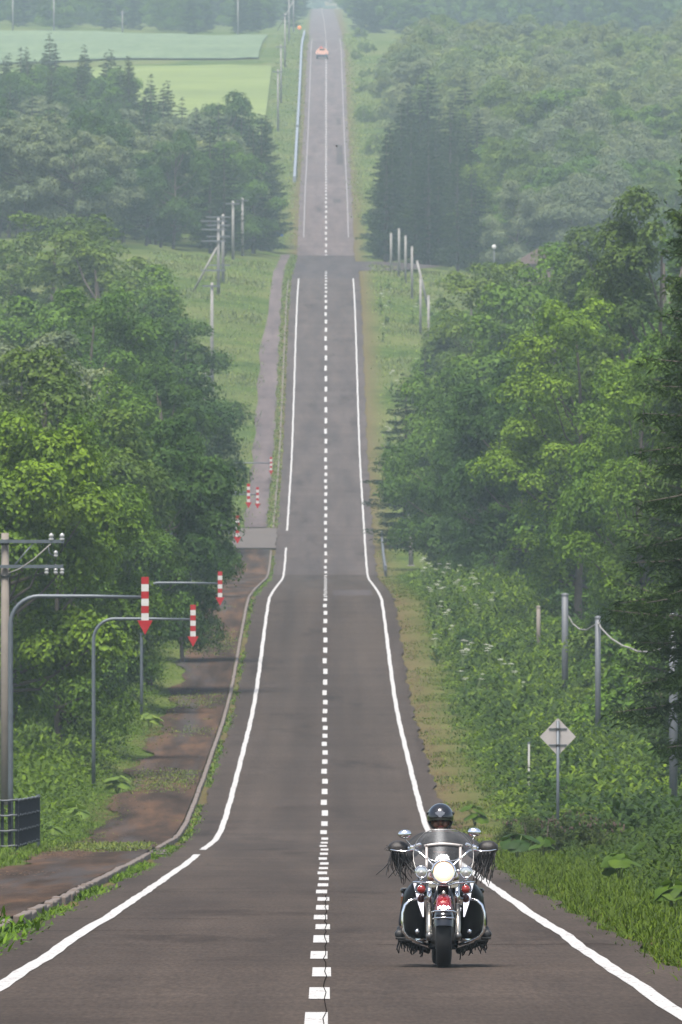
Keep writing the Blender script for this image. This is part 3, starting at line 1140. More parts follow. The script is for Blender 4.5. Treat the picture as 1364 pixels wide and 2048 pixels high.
# woods so far off that they read as one mass: instanced stuff
def forest(name, pts, proto, color, smin, smax, label):
    V = np.array([(x, y, float(height(x, y)) - 0.3) for x, y in pts])
    me = bpy.data.meshes.new(name)
    me.from_pydata([tuple(v) for v in V], [], [])
    o = link(name, me, None, label=label, cat='forest', kind='stuff', color=color)
    src = bpy.data.objects.new('forest_tree_model', PROTO[proto][1])
    src.color = (*color, 1)
    ng = bpy.data.node_groups.new(name, 'GeometryNodeTree')
    ng.interface.new_socket('Geometry', in_out='INPUT', socket_type='NodeSocketGeometry')
    ng.interface.new_socket('Geometry', in_out='OUTPUT', socket_type='NodeSocketGeometry')
    gi, go = ng.nodes.new('NodeGroupInput'), ng.nodes.new('NodeGroupOutput')
    oi = ng.nodes.new('GeometryNodeObjectInfo')
    oi.inputs['Object'].default_value = src
    ip = ng.nodes.new('GeometryNodeInstanceOnPoints')
    rv = ng.nodes.new('FunctionNodeRandomValue')
    rv.data_type = 'FLOAT_VECTOR'
    rv.inputs[0].default_value = (0, 0, 0)
    rv.inputs[1].default_value = (0, 0, 6.28)
    rs = ng.nodes.new('FunctionNodeRandomValue')
    rs.data_type = 'FLOAT'
    rs.inputs[2].default_value = smin
    rs.inputs[3].default_value = smax
    L = ng.links.new
    L(gi.outputs[0], ip.inputs['Points'])
    L(oi.outputs['Geometry'], ip.inputs['Instance'])
    L(rv.outputs[0], ip.inputs['Rotation'])
    L(rs.outputs[1], ip.inputs['Scale'])
    L(ip.outputs[0], go.inputs[0])
    mod = o.modifiers.new('scatter', 'NODES')
    mod.node_group = ng
    return o


fr = np.random.default_rng(31)


def scatter(n, d0, d1, f):
    out = []
    while len(out) < n:
        d = fr.uniform(d0, d1)
        xa, xb = f(d)
        if xb > xa:
            out.append((fr.uniform(xa, xb), d))
    return out


lf = lambda d: (-d * 760 / FPX - 6, -5.6 - np.interp(d, [2290, 2400, 2500], [9, 4, 0]))
rf = lambda d: (np.interp(d, [1980, 2200, 2420, 2600], [16, 9, 7, 5.4]), d * 800 / FPX + 6)
far_ = lambda d: (-230, 260)
lb = 'hazy mixed wood behind the bluish crop field at the top left'
forest('forest', scatter(170, 2285, 3150, lf), 'spruce', G_SPR, 0.75, 1.05, lb)
forest('forest', scatter(140, 2290, 3150, lf), 'oak', G_MID, 0.8, 1.1, 'hazy broadleaf trees mixed into the wood at the top left')
forest('forest', scatter(200, 2330, 3200, rf), 'spruce2', G_SPR, 0.7, 1.0, 'hazy conifers of the far wood at the top right')
forest('forest', scatter(240, 2300, 3200, rf), 'maple', G_MID, 0.75, 1.0, 'hazy broadleaf trees of the far wood at the top right')
forest('forest', scatter(700, 4200, 5100, far_), 'round', G_DRK, 1.0, 1.4, 'blue wooded hill beyond the last crest of the road')

# ------------------------------------------------------------------ grass and weeds (stuff)
def weeds(name, n, region, L, W, color, label, pit=(0.6, 1.4), per=7, seed=1, spread=0.12, bendr=(0.2, 1.0), mat='weed_leaf', rise=None):
    r = np.random.default_rng(seed)
    x, y = region(r, n)
    z = height(x, y)
    z = np.where((x < -3.86) & (x > -6.2), zr(y) + 0.065, z)
    P0 = np.stack([x, y, z - 0.01], 1)
    P = np.repeat(P0, per, 0)
    m = len(P)
    P[:, :2] += r.normal(0, spread, (m, 2))
    s = np.repeat(r.uniform(0.55, 1.35, n), per)
    ll = (L(P[:, 0], P[:, 1]) if callable(L) else np.full(m, L)) * s * r.uniform(0.6, 1.2, m)
    ww = (W(P[:, 0], P[:, 1]) if callable(W) else np.full(m, W)) * r.uniform(0.6, 1.3, m)
    # leaves start partway up an unseen stem for tall weeds
    P[:, 2] += r.uniform(0, 0.55, m) * np.clip(ll - 0.15, 0, 2)
    if rise is not None:
        P[:, 2] += r.uniform(0, 1, m) ** 0.7 * rise(P[:, 0], P[:, 1]) * s
    V, T = blades(P, r.uniform(0, 6.283, m), r.uniform(*pit, m), ll, ww, r.uniform(*bendr, m), r)
    return link(name, fast_mesh(name, V, T), mat, label=label, cat='grass' if 'grass' in name else 'weeds', kind='stuff', color=color)


def reg(xa, xb, ya, yb, pw=1.0, px=1.0):
    def f(r, n):
        y = ya + (yb - ya) * r.uniform(0, 1, n) ** pw
        u = r.uniform(0, 1, n) ** px
        a = xa(y) if callable(xa) else xa
        b = xb(y) if callable(xb) else xb
        return a + (b - a) * u, y
    return f


def clump(f, sc, thr, ph=0.0):
    """keep only the points inside noise patches"""
    def g(r, n):
        X, Y = [], []
        c = 0
        while c < n:
            x, y = f(r, n)
            v = np.sin(x * sc * 1.3 + y * sc * 0.45 + ph) + np.sin(y * sc * 0.8 - x * sc * 0.7 + 2 * ph) + r.normal(0, 0.35, n)
            k = v > thr
            X.append(x[k])
            Y.append(y[k])
            c += k.sum()
        return np.concatenate(X)[:n], np.concatenate(Y)[:n]
    return g


hgt_r = lambda x, y: 0.10 + 0.42 * np.clip((x - 4.6) / 2.8, 0, 1)
wid_r = lambda x, y: 0.018 + 0.055 * np.clip((x - 4.8) / 2.6, 0, 1)
weeds('verge_grass', 9000, reg(3.35, 6.4, 98, 255, 1.3), 0.15, 0.018, (0.052, 0.085, 0.004), 'short bright grass on the right verge beside the motorcycle', per=8, seed=1)
weeds('verge_weeds', 16000, reg(4.6, 13, 105, 330, 1.2, 0.9), lambda x, y: 0.10 + 0.10 * np.clip((x - 4.6) / 2.8, 0, 1), lambda x, y: 0.03 + 0.065 * np.clip((x - 4.8) / 2.4, 0, 1), (0.036, 0.062, 0.004), 'knee-high leafy weeds on the right bank', pit=(-0.4, 1.0), per=9, seed=2, spread=0.2, rise=lambda x, y: 0.55 * np.clip((x - 4.7) / 2.6, 0, 1))
weeds('verge_weeds', 7000, clump(reg(5.2, 10.5, 112, 330, 1.1), 1.6, 0.4, 1.0), lambda x, y: hgt_r(x, y) * 0.9, lambda x, y: wid_r(x, y) * 0.8, (0.066, 0.098, 0.005),
      'light yellow-green fern-like weeds on the right bank', pit=(0.0, 1.1), per=9, seed=3, spread=0.22)
hm_ = lambda x, y: 0.12 + 0.34 * np.clip((x - 4.4) / 2.5, 0, 1)
weeds('verge_weeds', 14000, reg(4.5, 13.5, 330, 720, 1.1, 0.9), lambda x, y: 0.14 + 0.10 * np.clip((x - 4.4) / 2.5, 0, 1), lambda x, y: 0.05 + 0.07 * np.clip((x - 4.4) / 2, 0, 1),
      (0.038, 0.068, 0.007), 'green weeds under the right tree row', pit=(-0.4, 1.0), per=8, seed=4, spread=0.35, rise=lambda x, y: 0.7 * np.clip((x - 4.5) / 2.5, 0, 1))
weeds('verge_weeds', 6000, clump(reg(4.8, 10, 300, 720, 1.1), 0.9, 0.5, 2.0), lambda x, y: hm_(x, y) * 0.7, 0.10, (0.080, 0.128, 0.010),
      'lighter clumps of weeds under the right tree row', pit=(-0.4, 0.9), per=8, seed=5, spread=0.35, rise=lambda x, y: 0.9 * np.clip((x - 4.5) / 2.5, 0, 1))
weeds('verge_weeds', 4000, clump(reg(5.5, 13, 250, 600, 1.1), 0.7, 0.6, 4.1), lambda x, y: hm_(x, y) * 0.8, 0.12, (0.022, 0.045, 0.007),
      'dark clumps of weeds under the right tree row', pit=(-0.4, 0.9), per=8, seed=9, spread=0.35, rise=lambda x, y: 0.9 + 0 * x)
weeds('verge_grass', 3600, clump(reg(3.45, 5.3, 250, 900, 1.4), 0.6, 0.1, 0.5), 0.12, 0.03, (0.075, 0.100, 0.018), 'patchy grass on the mown strip along the right edge', per=6, seed=6)
weeds('verge_grass', 7000, clump(reg(3.5, 5.0, 150, 700, 1.2), 0.5, 0.1, 3.5), 0.10, 0.035, (0.100, 0.066, 0.034), 'dry cut grass lying along the right edge', pit=(-0.1, 0.4), per=7, seed=7)
weeds('verge_grass', 2200, clump(reg(3.15, 3.8, 98, 320, 1.2), 0.45, 0.1, 0.7), 0.10, 0.04, (0.085, 0.046, 0.026), 'brown leaf litter along the right paving edge', pit=(-0.1, 0.5), per=8, seed=8)
# left
hl = lambda x, y: 0.10 + 0.38 * np.clip((-x - 6.3) / 1.5, 0, 1)
weeds('bank_grass', 6000, reg(-9.5, -6.1, 145, 300, 1.0, 1.2), 0.15, 0.02, (0.065, 0.108, 0.010), 'bright grass left of the path around the fence', per=8, seed=11)
weeds('bank_weeds', 9000, reg(-10.5, -5.7, 255, 560, 1.1, 1.3), lambda x, y: hl(x, y) * 0.55, lambda x, y: 0.03 + 0.07 * np.clip((-x - 6.0) / 1.2, 0, 1), (0.075, 0.118, 0.009), 'light green weeds between the path and the left trees',
      pit=(-0.3, 1.0), per=9, seed=12, spread=0.25, rise=lambda x, y: 0.65 * np.clip((-x - 6.0) / 1.5, 0, 1))
weeds('kerb_weeds', 2100, clump(reg(-3.68, -3.34, 138, 262, 1.0), 0.35, -0.2, 1.4), 0.13, 0.035, (0.062, 0.112, 0.008), 'low bright weeds growing along the near kerb', pit=(0.2, 1.3), per=8, seed=13, spread=0.05)
weeds('kerb_weeds', 420, reg(-4.2, -3.32, 112, 135, 1.0), 0.16, 0.05, (0.060, 0.115, 0.008), 'clump of bright weeds at the broken end of the kerb', pit=(0.2, 1.3), per=9, seed=14, spread=0.08)
weeds('kerb_weeds', 1800, clump(reg(-3.66, -3.36, 262, 760, 1.0), 0.25, -0.6, 0.4), 0.12, 0.05, (0.080, 0.130, 0.024), 'thin line of weeds along the far kerb', per=6, seed=15, spread=0.05)
weeds('path_grass', 1200, clump(reg(-6.1, -4.0, 240, 560, 1.0), 0.17, 0.9, 2.2), 0.09, 0.03, (0.110, 0.140, 0.035), 'sparse grass growing on the dirty footpath', per=7, seed=16)
weeds('path_grass', 2600, clump(reg(-6.7, -5.0, 118, 420, 1.0), 0.2, 0.2, 0.2), 0.07, 0.04, (0.115, 0.062, 0.036), 'reddish leaf litter along the far side of the footpath', pit=(-0.1, 0.4), per=8, seed=17)
# meadow strips on the opposite slope
weeds('meadow_grass', 7000, reg(-18, -5.9, 780, 1200), 0.32, 0.06, (0.115, 0.165, 0.040), 'rough meadow grass left of the climbing road', pit=(0.2, 1.4), per=4, seed=21, spread=0.4)
weeds('meadow_grass', 2500, clump(reg(-18, -6.2, 800, 1200), 0.25, 0.7, 1.0), 0.45, 0.08, (0.125, 0.145, 0.055), 'pale seed-head patches in the left meadow', per=5, seed=22, spread=0.5)
weeds('meadow_grass', 7000, reg(4.9, 18, 780, 1230), 0.32, 0.06, (0.115, 0.160, 0.042), 'rough meadow grass right of the climbing road', pit=(0.2, 1.4), per=4, seed=23, spread=0.4)
weeds('meadow_grass', 2200, clump(reg(5.0, 18, 800, 1230), 0.25, 0.6, 3.0), 0.45, 0.08, (0.130, 0.145, 0.060), 'pale seed-head patches in the right meadow', per=5, seed=24, spread=0.5)
weeds('meadow_grass', 3000, reg(3.7, 8, 1400, 2300), 0.35, 0.09, (0.125, 0.165, 0.050), 'hazy grass on the verge right of the far road', per=5, seed=25, spread=0.5)
weeds('meadow_grass', 3000, reg(-9, -3.8, 1345, 2300), 0.35, 0.09, (0.125, 0.160, 0.050), 'hazy grass on the verge left of the far road', per=5, seed=26, spread=0.5)
weeds('kerb_weeds', 2600, reg(-4.25, -3.5, 795, 1330), 0.20, 0.06, (0.100, 0.140, 0.040), 'grass strip between the upper footpath and the road', per=5, seed=27, spread=0.1)

# ------------------------------------------------------------------ street furniture
def gz1(x, y):
    return float(height(x, y))


def arrow_marker(d, tip_x, post_x, label, lift=0.0):
    z0 = gz1(post_x, d)
    zr_ = float(zr(d))
    o = thing('arrow_marker', (post_x, d, z0), label, 'road marker', 'overhead red and white arrow markers')
    hz = 5.22 + lift + zr_ - z0
    r = 0.62
    reach = tip_x - post_x
    pts = [(0, 0, -0.3), (0, 0, 1.5), (0, 0, hz - r)]
    for k in range(1, 9):
        a = math.pi / 2 * k / 8
        pts.append((r * (1 - math.cos(a)), 0, hz - r + r * math.sin(a)))
    pts += [(reach * 0.6, 0, hz + 0.0), (reach - 0.04, 0, hz - 0.02)]
    rad = [0.062, 0.058, 0.056] + [0.05] * 8 + [0.042, 0.036]
    MB().tube(pts, rad, 10).build('post', 'grey_paint', o)
    top = hz + 0.42
    bh = 0.157
    for k in range(6):
        MB().box((reach, -0.02, top - bh * (k + 0.5)), (0.16, 0.05, bh - 0.003)).build('band', 'signal_red' if k % 2 == 0 else 'signal_white', o)
    b = top - bh * 6
    MB().prism([(-0.165, 0), (0.165, 0), (0, -0.31)], 0.06, (reach, -0.02, b)).build('arrow_head', 'signal_red', o)
    MB().box((reach - 0.10, 0.02, hz - 0.02), (0.10, 0.05, 0.09)).build('bracket', 'dark_steel', o)
    return o


arrow_marker(240, lat(290, 240), lat(21, 240), 'largest red and white striped arrow marker over the path at the left', 0.38)
arrow_marker(330, lat(386, 330), lat(187, 330), 'second nearest red and white arrow marker on a grey curved post')
arrow_marker(405, lat(440, 405), lat(283, 405), 'third arrow marker, its arm crossing the dark overhanging tree')
arrow_marker(489, lat(475, 489), lat(475, 489) - 2.95, 'arrow marker half hidden by the dark tree near the gravel entrance')
arrow_marker(565, lat(497, 565), lat(497, 565) - 2.95, 'left one of the three small arrow markers far along the path')
arrow_marker(640, lat(515, 640), lat(515, 640) - 2.95, 'middle one of the three small arrow markers far along the path')
arrow_marker(784, lat(542, 784), lat(542, 784) - 2.95, 'right and highest of the three small arrow markers far along the path')


def insulator(o, x, y, z, up=True, s=1.0):
    m = MB()
    k = 1 if up else -1
    m.lathe([(0.012, 0), (0.05 * s, 0.01), (0.058 * s, 0.05 * s), (0.03 * s, 0.07 * s), (0.052 * s, 0.085 * s), (0.05 * s, 0.13 * s),
             (0.02 * s, 0.16 * s), (0.0, 0.17 * s)], (x, y, z), (0, 0, k), 10)
    i = m.build('insulator', 'porcelain', o)
    MB().tube([(x, y, z - 0.10 * k * s), (x, y, z + 0.02 * k)], 0.016 * s, 6).build('pin', 'dark_steel', i)


def utility_pole(x, d, h, label, arms, group=None, rad=0.13, mat='concrete_pole', detail=True, brace=None):
    """arms = [(height below top, left reach, right reach)]"""
    o = thing('utility_pole', (x, d, gz1(x, d)), label, 'utility pole', group)
    MB().tube([(0, 0, -0.5), (0, 0, h * 0.5), (0, 0, h)], [rad, rad * 0.86, rad * 0.72], 12).build('pole', mat, o)
    for dz, la, ra in arms:
        z = h - dz
        MB().box(((ra - la) / 2, -rad - 0.02, z), (la + ra, 0.07, 0.075 if detail else 0.14)).build('crossarm', 'grey_paint' if detail else 'galvanised', o)
    if detail:
        MB().tube([(0, 0, h - 0.15), (0, 0, h - 0.28)], rad * 0.82, 12).build('clamp', 'dark_steel', o)
    if brace:
        MB().tube(brace, rad * 0.6, 8).build('brace_pole', mat, o)
    return o


# the near pole at the left edge
D0 = 266.0
s0 = FPX / D0
px_ = lat(10, D0)
base = gz1(px_, D0)
topz = CAMZ - D0 * (1066 - VY) / FPX
H0 = topz - base
o = utility_pole(px_, D0, H0, 'weathered concrete utility pole with crossarms and white insulators at the left edge',
                 [(0.20, 1.0, 1.42), (0.80, 0.8, 1.40)], rad=0.125)
for x, dz in ((1.11, 0.16), (1.37, 0.16)):
    insulator(o, x, -0.14, H0 - dz - 0.03, True, 1.15)
insulator(o, 1.22, -0.14, H0 - 0.58, True, 1.0)
for x in (1.0, 1.22, 1.37):
    insulator(o, x, -0.14, H0 - 0.84, False, 1.0)
MB().tube([(0.10, -0.13, H0 - 0.92), (0.70, -0.13, H0 - 0.22)], 0.02, 6).build('arm_brace', 'grey_paint', o)
MB().tube([(0.08, -0.16, H0 - 0.96), (0.35, -0.17, H0 - 0.86), (0.7, -0.17, H0 - 0.62), (1.1, -0.16, H0 - 0.26)], 0.018, 6).build('cable', 'concrete', o)
MB().tube([(1.04, -0.15, H0 - 0.3), (1.06, -0.16, H0 - 0.48), (1.2, -0.16, H0 - 0.56)], 0.012, 6).build('jumper_wire', 'grey_paint', o)
MB().tube([(0, 0, H0 - 1.0), (0, 0, H0 - 1.06)], 0.122, 12).build('clamp', 'dark_steel', o)

# a second pole almost wholly inside the trees: only its arm shows
D1 = 364.0
x1 = lat(118, D1)
b1 = gz1(x1, D1)
H1 = CAMZ - D1 * (1020 - VY) / FPX - b1
o = utility_pole(x1, D1, H1, 'utility pole swallowed by leaves with its insulators above the near pole', [(0.22, 0.45, 1.3)], rad=0.10)
for x in (-0.30, 0.06, 0.92, 1.20):
    insulator(o, x, -0.12, H1 - 0.19, True, 1.1)
MB().tube([(0.06, -0.12, H1 - 0.2), (0.08, -0.14, H1 - 0.95)], 0.02, 6).build('drop_wire', 'galvanised', o)

# pole line left of the climbing road
for d, top, px, lb in ((868, 745, 409, 'grey utility pole lowest on the meadow at the rim of the left wood'),
                     (955, 565, 424, 'thin grey utility pole in the middle of the left meadow'),
                     (1060, 436, 437, 'grey utility pole with stacked crossarms on the left meadow crest'),
                     (1085, 428, 446, 'right of the two close utility poles on the left meadow crest'),
                     (1190, 402, 466, 'hazy utility pole just behind the left meadow crest'),
                     (1260, 396, 485, 'farthest hazy utility pole in front of the dark left wood')):
    x = lat(px, d)
    h = CAMZ - d * (top - VY) / FPX - gz1(x, d)
    br = [(-2.6, 0.5, 0.0), (-0.15, 0, h * 0.62)] if d == 1060 else None
    utility_pole(x, d, h, lb, [(0.3, 1.7, 0.75), (1.1, 1.6, 0.7), (2.2, 1.6, 0.7), (5.0, 1.7, 0.7)] if d in (1060, 1085) else [(0.3, 0.8, 0.7)],
                 'pole line left of the climbing road', 0.18, 'concrete', False, br)
for d, px, lb in ((1690, 556, 'lowest hazy utility pole beside the bright field'), (1800, 562, 'second hazy utility pole beside the bright field'),
                  (1940, 570, 'hazy utility pole between the two crop fields and the road'), (2130, 578, 'hazy utility pole beside the bluish field'),
                  (2360, 587, 'hazy utility pole with a leaning brace at the far crest')):
    br = [(-3.4, 0.5, 0.3), (-0.1, 0, 6.5)] if d == 2360 else None
    utility_pole(lat(px, d), d, 9.5, lb, [(0.4, 0.8, 0.8)], 'pole line beside the far fields', 0.17, 'concrete', False, br)
for px, h, lb in ((26, 8.5, 'leftmost pale pole at the forest edge behind the fields'), (108, 7.5, 'second pale pole at the forest edge behind the fields'),
                  (245, 4.6, 'short pale pole in front of the forest behind the fields'), (476, 8.5, 'pale pole nearest the road at the forest edge'),
                  ):
    d = 2272
    utility_pole(lat(px, d), d, h, lb, [(0.4, 0.5, 0.5)], 'pale poles behind the fields', 0.17, 'concrete', False)


# steel posts of a dismantled snow fence
def steel_post(x, d, h, label, group, r=0.10, lean=0.0, mat='galvanised'):
    o = thing('steel_post', (x, d, gz1(x, d)), label, 'post', group)
    MB().tube([(0, 0, -0.4), (lean * 0.5, 0, h * 0.5), (lean, 0, h)], r, 12).build('shaft', mat, o)
    MB().lathe([(r * 1.12, 0), (r * 1.12, 0.05), (r * 0.6, 0.09), (0, 0.10)], (lean, 0, h - 0.02), n=12).build('cap', mat, o)
    MB().box((0, 0, 0.03), (r * 3, r * 3, 0.06)).build('base_plate', 'concrete', o)
    return o


def post_px(px, d, top, label, group, **kw):
    x = lat(px, d)
    return steel_post(x, d, CAMZ - d * (top - VY) / FPX - gz1(x, d), label, group, **kw)


post_px(1130, 425, 1190, 'tall grey post standing clear of the leaves on the right', 'grey posts in the right bank', r=0.125)
post_px(1196, 372, 1236, 'grey post that carries the drooping pale cable', 'grey posts in the right bank', r=0.095)
post_px(1077, 474, 1215, 'thin post left of the tall grey post', 'grey posts in the right bank', r=0.085, mat='concrete_pole')
post_px(1031, 537, 1245, 'short dark post farthest left in the right bank', 'grey posts in the right bank', r=0.11, mat='bark')
post_px(1347, 292, 1230, 'grey post under the dark spruce at the right edge', 'grey posts in the right bank', r=0.11)
post_px(822, 745, 1030, 'brown post below the spruce beside the right edge line', 'grey posts in the right bank', r=0.17, mat='bark_pale')
for px, d, top, lb in ((782, 1160, 467, 'leftmost thin post on the right meadow crest'), (798, 1140, 458, 'tallest thin post on the right meadow crest'),
                       (811, 1118, 472, 'third thin post from the left on the right meadow crest'), (824, 1075, 494, 'thin post beside the leaning one on the right meadow'),
                       (841, 1022, 556, 'thin post lower down the right meadow'), (857, 990, 592, 'lowest thin post on the right meadow next to the trees')):
    post_px(px, d, top, lb, 'thin posts on the right meadow', r=0.12, mat='concrete')
x = lat(858, 1060)
steel_post(x, 1060, 4.6, 'leaning thin post on the right meadow crest', 'thin posts on the right meadow', r=0.12, lean=-1.15, mat='concrete')

# drooping cable between the posts
def P3(px, rw, d):
    return (lat(px, d), d, CAMZ - d * (rw - VY) / FPX)


cb = [P3(1137, 1232, 425), P3(1146, 1248, 420), P3(1160, 1259, 410), P3(1174, 1260, 395), P3(1190, 1250, 376), P3(1197, 1246, 372),
      P3(1202, 1256, 368), P3(1222, 1277, 350), P3(1246, 1292, 330), P3(1260, 1296, 322), P3(1275, 1303, 315), P3(1300, 1304, 306), P3(1318, 1300, 302), P3(1345, 1280, 292.5)]
MB().tube(cb, 0.028, 6).build('cable', 'concrete', None, label='drooping pale cable strung between the grey posts on the right', cat='cable')

# back of the diamond sign
d = 246.0
x = lat(1116, d)
o = thing('road_sign', (x, d, gz1(x, d)), 'back of a diamond-shaped warning sign on a grey post', 'road sign')
zc = CAMZ - d * (1474 - VY) / FPX - gz1(x, d)
MB().tube([(0, 0, -0.3), (0, 0, zc + 0.36)], 0.036, 10).build('post', 'grey_paint', o)
MB().prism([(-0.40, 0), (-0.02, -0.40), (0.02, -0.40), (0.40, 0), (0.02, 0.40), (-0.02, 0.40)], 0.02, (0, 0.055, zc)).build('sign_plate', 'sign_back', o)
for dz in (-0.18, 0.18):
    MB().box((0, 0.035, zc + dz), (0.40, 0.02, 0.025)).build('stiffener', 'grey_paint', o)
    MB().box((0, 0.0, zc + dz), (0.09, 0.09, 0.035)).build('clamp', 'dark_steel', o)
# little white stake in the weeds
x = lat(1058, 330)
o = thing('marker_stake', (x, 330, gz1(x, 330)), 'thin white stake in the weeds left of the diamond sign', 'stake')
MB().box((0, 0, 0.75), (0.06, 0.04, 1.5)).build('stake', 'signal_white', o)
MB().box((0, 0, 1.53), (0.075, 0.05, 0.06)).build('cap', 'grey_paint', o)

# railing at the left edge
A, Bp, Cp = (-8.6, 236.0), (lat(33, 236.5), 236.5), (lat(78, 252), 252.0)
o = thing('railing', (A[0], A[1], gz1(*A)), 'dark slatted railing with four pale rails at the left edge', 'railing')
zb = gz1(*A)


def on(u):
    if u < 0.5:
        a, b, t = A, Bp, u * 2
    else:
        a, b, t = Bp, Cp, u * 2 - 1
    x, y = a[0] + (b[0] - a[0]) * t, a[1] + (b[1] - a[1]) * t
    return x - A[0], y - A[1], CAMZ - y * (np.interp(u, [0, 0.5, 1], [1698, 1698, 1684]) - VY) / FPX - zb


for k in range(4):
    h = 0.06 + 0.325 * k
    pts = []
    for i in range(41):
        u = i / 40
        X, Y, Z = on(u)
        pts.append((X, Y - 0.05, Z + h + 0.012 * math.sin(i * 1.7)))
    MB().tube(pts, 0.022, 6).build('rail', 'galvanised', o)
for i in range(27):
    u = (i + 0.5) / 27
    X, Y, Z = on(u)
    MB().box((X, Y, Z + 0.52), (0.072, 0.03, 1.0)).build('slat', 'dark_slat', o)
for u in (0.0, 0.25, 0.5, 0.985):
    X, Y, Z = on(u)
    MB().box((X, Y + 0.06, Z + 0.40), (0.07, 0.07, 1.35)).build('post', 'grey_paint', o)


# low barriers
def barrier(nm, xa, ya, xb, yb, h, w, label, mat='pale_barrier', group=None, seg=20, beam=False):
    o = thing(nm, (xa, ya, gz1(xa, ya)), label, 'barrier', group)
    z0 = gz1(xa, ya)
    n = max(2, int((yb - ya) / seg))
    m = MB()
    prof = [(-w / 2, h - 0.5 * h * (1 if beam else 2)), (-w / 2, h - 0.04), (-w / 2 + 0.05, h), (w / 2 - 0.05, h), (w / 2, h - 0.04), (w / 2, h - 0.5 * h * (1 if beam else 2))]
    P = []
    for i in range(n + 1):
        t = i / n
        y = ya + (yb - ya) * t
        x = xa + (xb - xa) * t
        P.append([(x - xa + a, y - ya, max(float(zr(y)), gz1(x, y)) - z0 + b) for a, b in prof])
    m.grid(P, False)
    m.add([P[0][k] for k in range(len(prof))], [tuple(range(len(prof)))])
    m.add([P[-1][k] for k in range(len(prof))], [tuple(range(len(prof)))])
    m.build('beam', mat, o)
    pm = MB().box((0, 0, 0), (w * 0.6, 0.12, h)).mesh('support_post')
    pm.materials.append(MATS['galvanised'])
    for i in range(n + 1):
        if i % max(1, n // 12) == 0:
            q = P[i][2]
            link('support_post', pm, None, o, loc=(q[0] + 0.0, q[1] + 0.3, q[2] - h * 0.55))
    return o


barrier('roadside_barrier', lat(589, 1492), 1492, lat(594.5, 1690), 1690, 0.8, 0.36, 'lower length of the long pale barrier left of the far road', group='long barrier left of the far road')
barrier('roadside_barrier', lat(595, 1700), 1700, lat(609, 2330), 2330, 0.8, 0.36, 'upper length of the long pale barrier left of the far road', group='long barrier left of the far road')
barrier('guard_rail', lat(772, 716), 716, lat(763, 778), 778, 0.75, 0.14, 'short grey guard rail on the right below the dark spruce', mat='galvanised', seg=6, beam=True)

# small signs far away
def small_sign(px, rw, d, w, h, mat, label, round_=False, nm='sign_panel', cat='sign'):
    x = lat(px, d)
    z0 = gz1(x, d)
    zc = CAMZ - d * (rw - VY) / FPX - z0
    o = thing(nm, (x, d, z0), label, cat)
    MB().tube([(0, 0, -0.3), (0, 0, zc + 0.1)], 0.045, 8).build('post', 'galvanised', o)
    m = MB()
    if round_:
        m.lathe([(0, -0.03), (w / 2 * 0.9, -0.03), (w / 2, 0.0), (w / 2 * 0.9, 0.03), (0, 0.03)], (0, -0.08, zc), (0, 1, 0), 18)
    else:
        m.box((0, -0.08, zc), (w, 0.04, h), bev=0.01)
    m.build('panel', mat, o)
    return o


small_sign(556, 468, 1352, 1.25, 0.55, 'blue_panel', 'small blue panel in front of the far left wood')
small_sign(599, 56, 2330, 0.85, 0.85, 'orange_panel', 'round orange marker beside the barrier at the far crest', True)
small_sign(681, 5, 3150, 1.1, 1.1, 'signal_white', 'pale round sign right of the last crest', True)
small_sign(988, 494, 1130, 0.48, 0.48, 'signal_white', 'round white mirror on a thin post above the right tree row', True, 'traffic_mirror', 'mirror')

# house whose roof shows above the right trees
d = 1175.0
x = lat(1092, d)
o = thing('house', (x, d, gz1(x, d)), 'brown-roofed house hidden behind the right tree row', 'house')
zt = CAMZ - d * (497 - VY) / FPX - gz1(x, d)
w, dp, we = 5.8, 7.0, max(1.8, zt - 1.5)
MB().box((0, 0, we / 2 - 0.2), (w, dp, we + 0.4)).build('wall', 'house_wall', o)
rf_ = MB().prism([(-w / 2 - 0.4, we - 0.15), (w / 2 + 0.4, we - 0.15), (w / 2 + 0.4, we + 0.05), (0.9, zt), (-0.9, zt), (-w / 2 - 0.4, we + 0.05)], dp + 0.8).build('roof', 'roof_brown', o)
MB().box((1.4, 0.5, zt - 0.2), (0.4, 0.4, 0.9)).build('chimney', 'concrete', rf_)
for sx in (-1.6, 1.5):
    wd = MB().box((sx, -dp / 2 - 0.02, we * 0.55), (1.2, 0.06, 0.9)).build('window', 'signal_white', o)
    MB().box((sx, -dp / 2 - 0.06, we * 0.55), (1.02, 0.03, 0.74)).build('pane', 'window_glass', wd)
MB().box((0, -dp / 2 - 0.03, 0.95), (0.85, 0.05, 1.9)).build('door', 'roof_brown', o)

# ------------------------------------------------------------------ single plants on the verges
pr = random.Random(17)
npr = np.random.default_rng(17)
leafm = []
for s in range(4):
    n = 13
    V = [(0, 0, 0)]
    T = []
    for ring, rr in ((1, 0.55), (2, 1.0)):
        for k in range(n):
            a = 0.35 + (2 * math.pi - 0.7) * k / (n - 1)
            w = rr * (1 + (0.07 * math.sin(k * 2.3 + s) if ring == 2 else 0))
            V.append((math.cos(a + math.pi) * w, math.sin(a + math.pi) * w, 0.10 * rr - 0.30 * rr ** 2 + 0.05 * math.sin(k * 1.9 + s) * rr))
    for k in range(n - 1):
        T += [(0, 1 + k, 2 + k), (1 + k, 1 + n + k, 2 + n + k), (1 + k, 2 + n + k, 2 + k)]
    me = fast_mesh('large_leaf', V, np.array(T), True)
    me.materials.append(MATS['weed_leaf'])
    leafm.append(me)


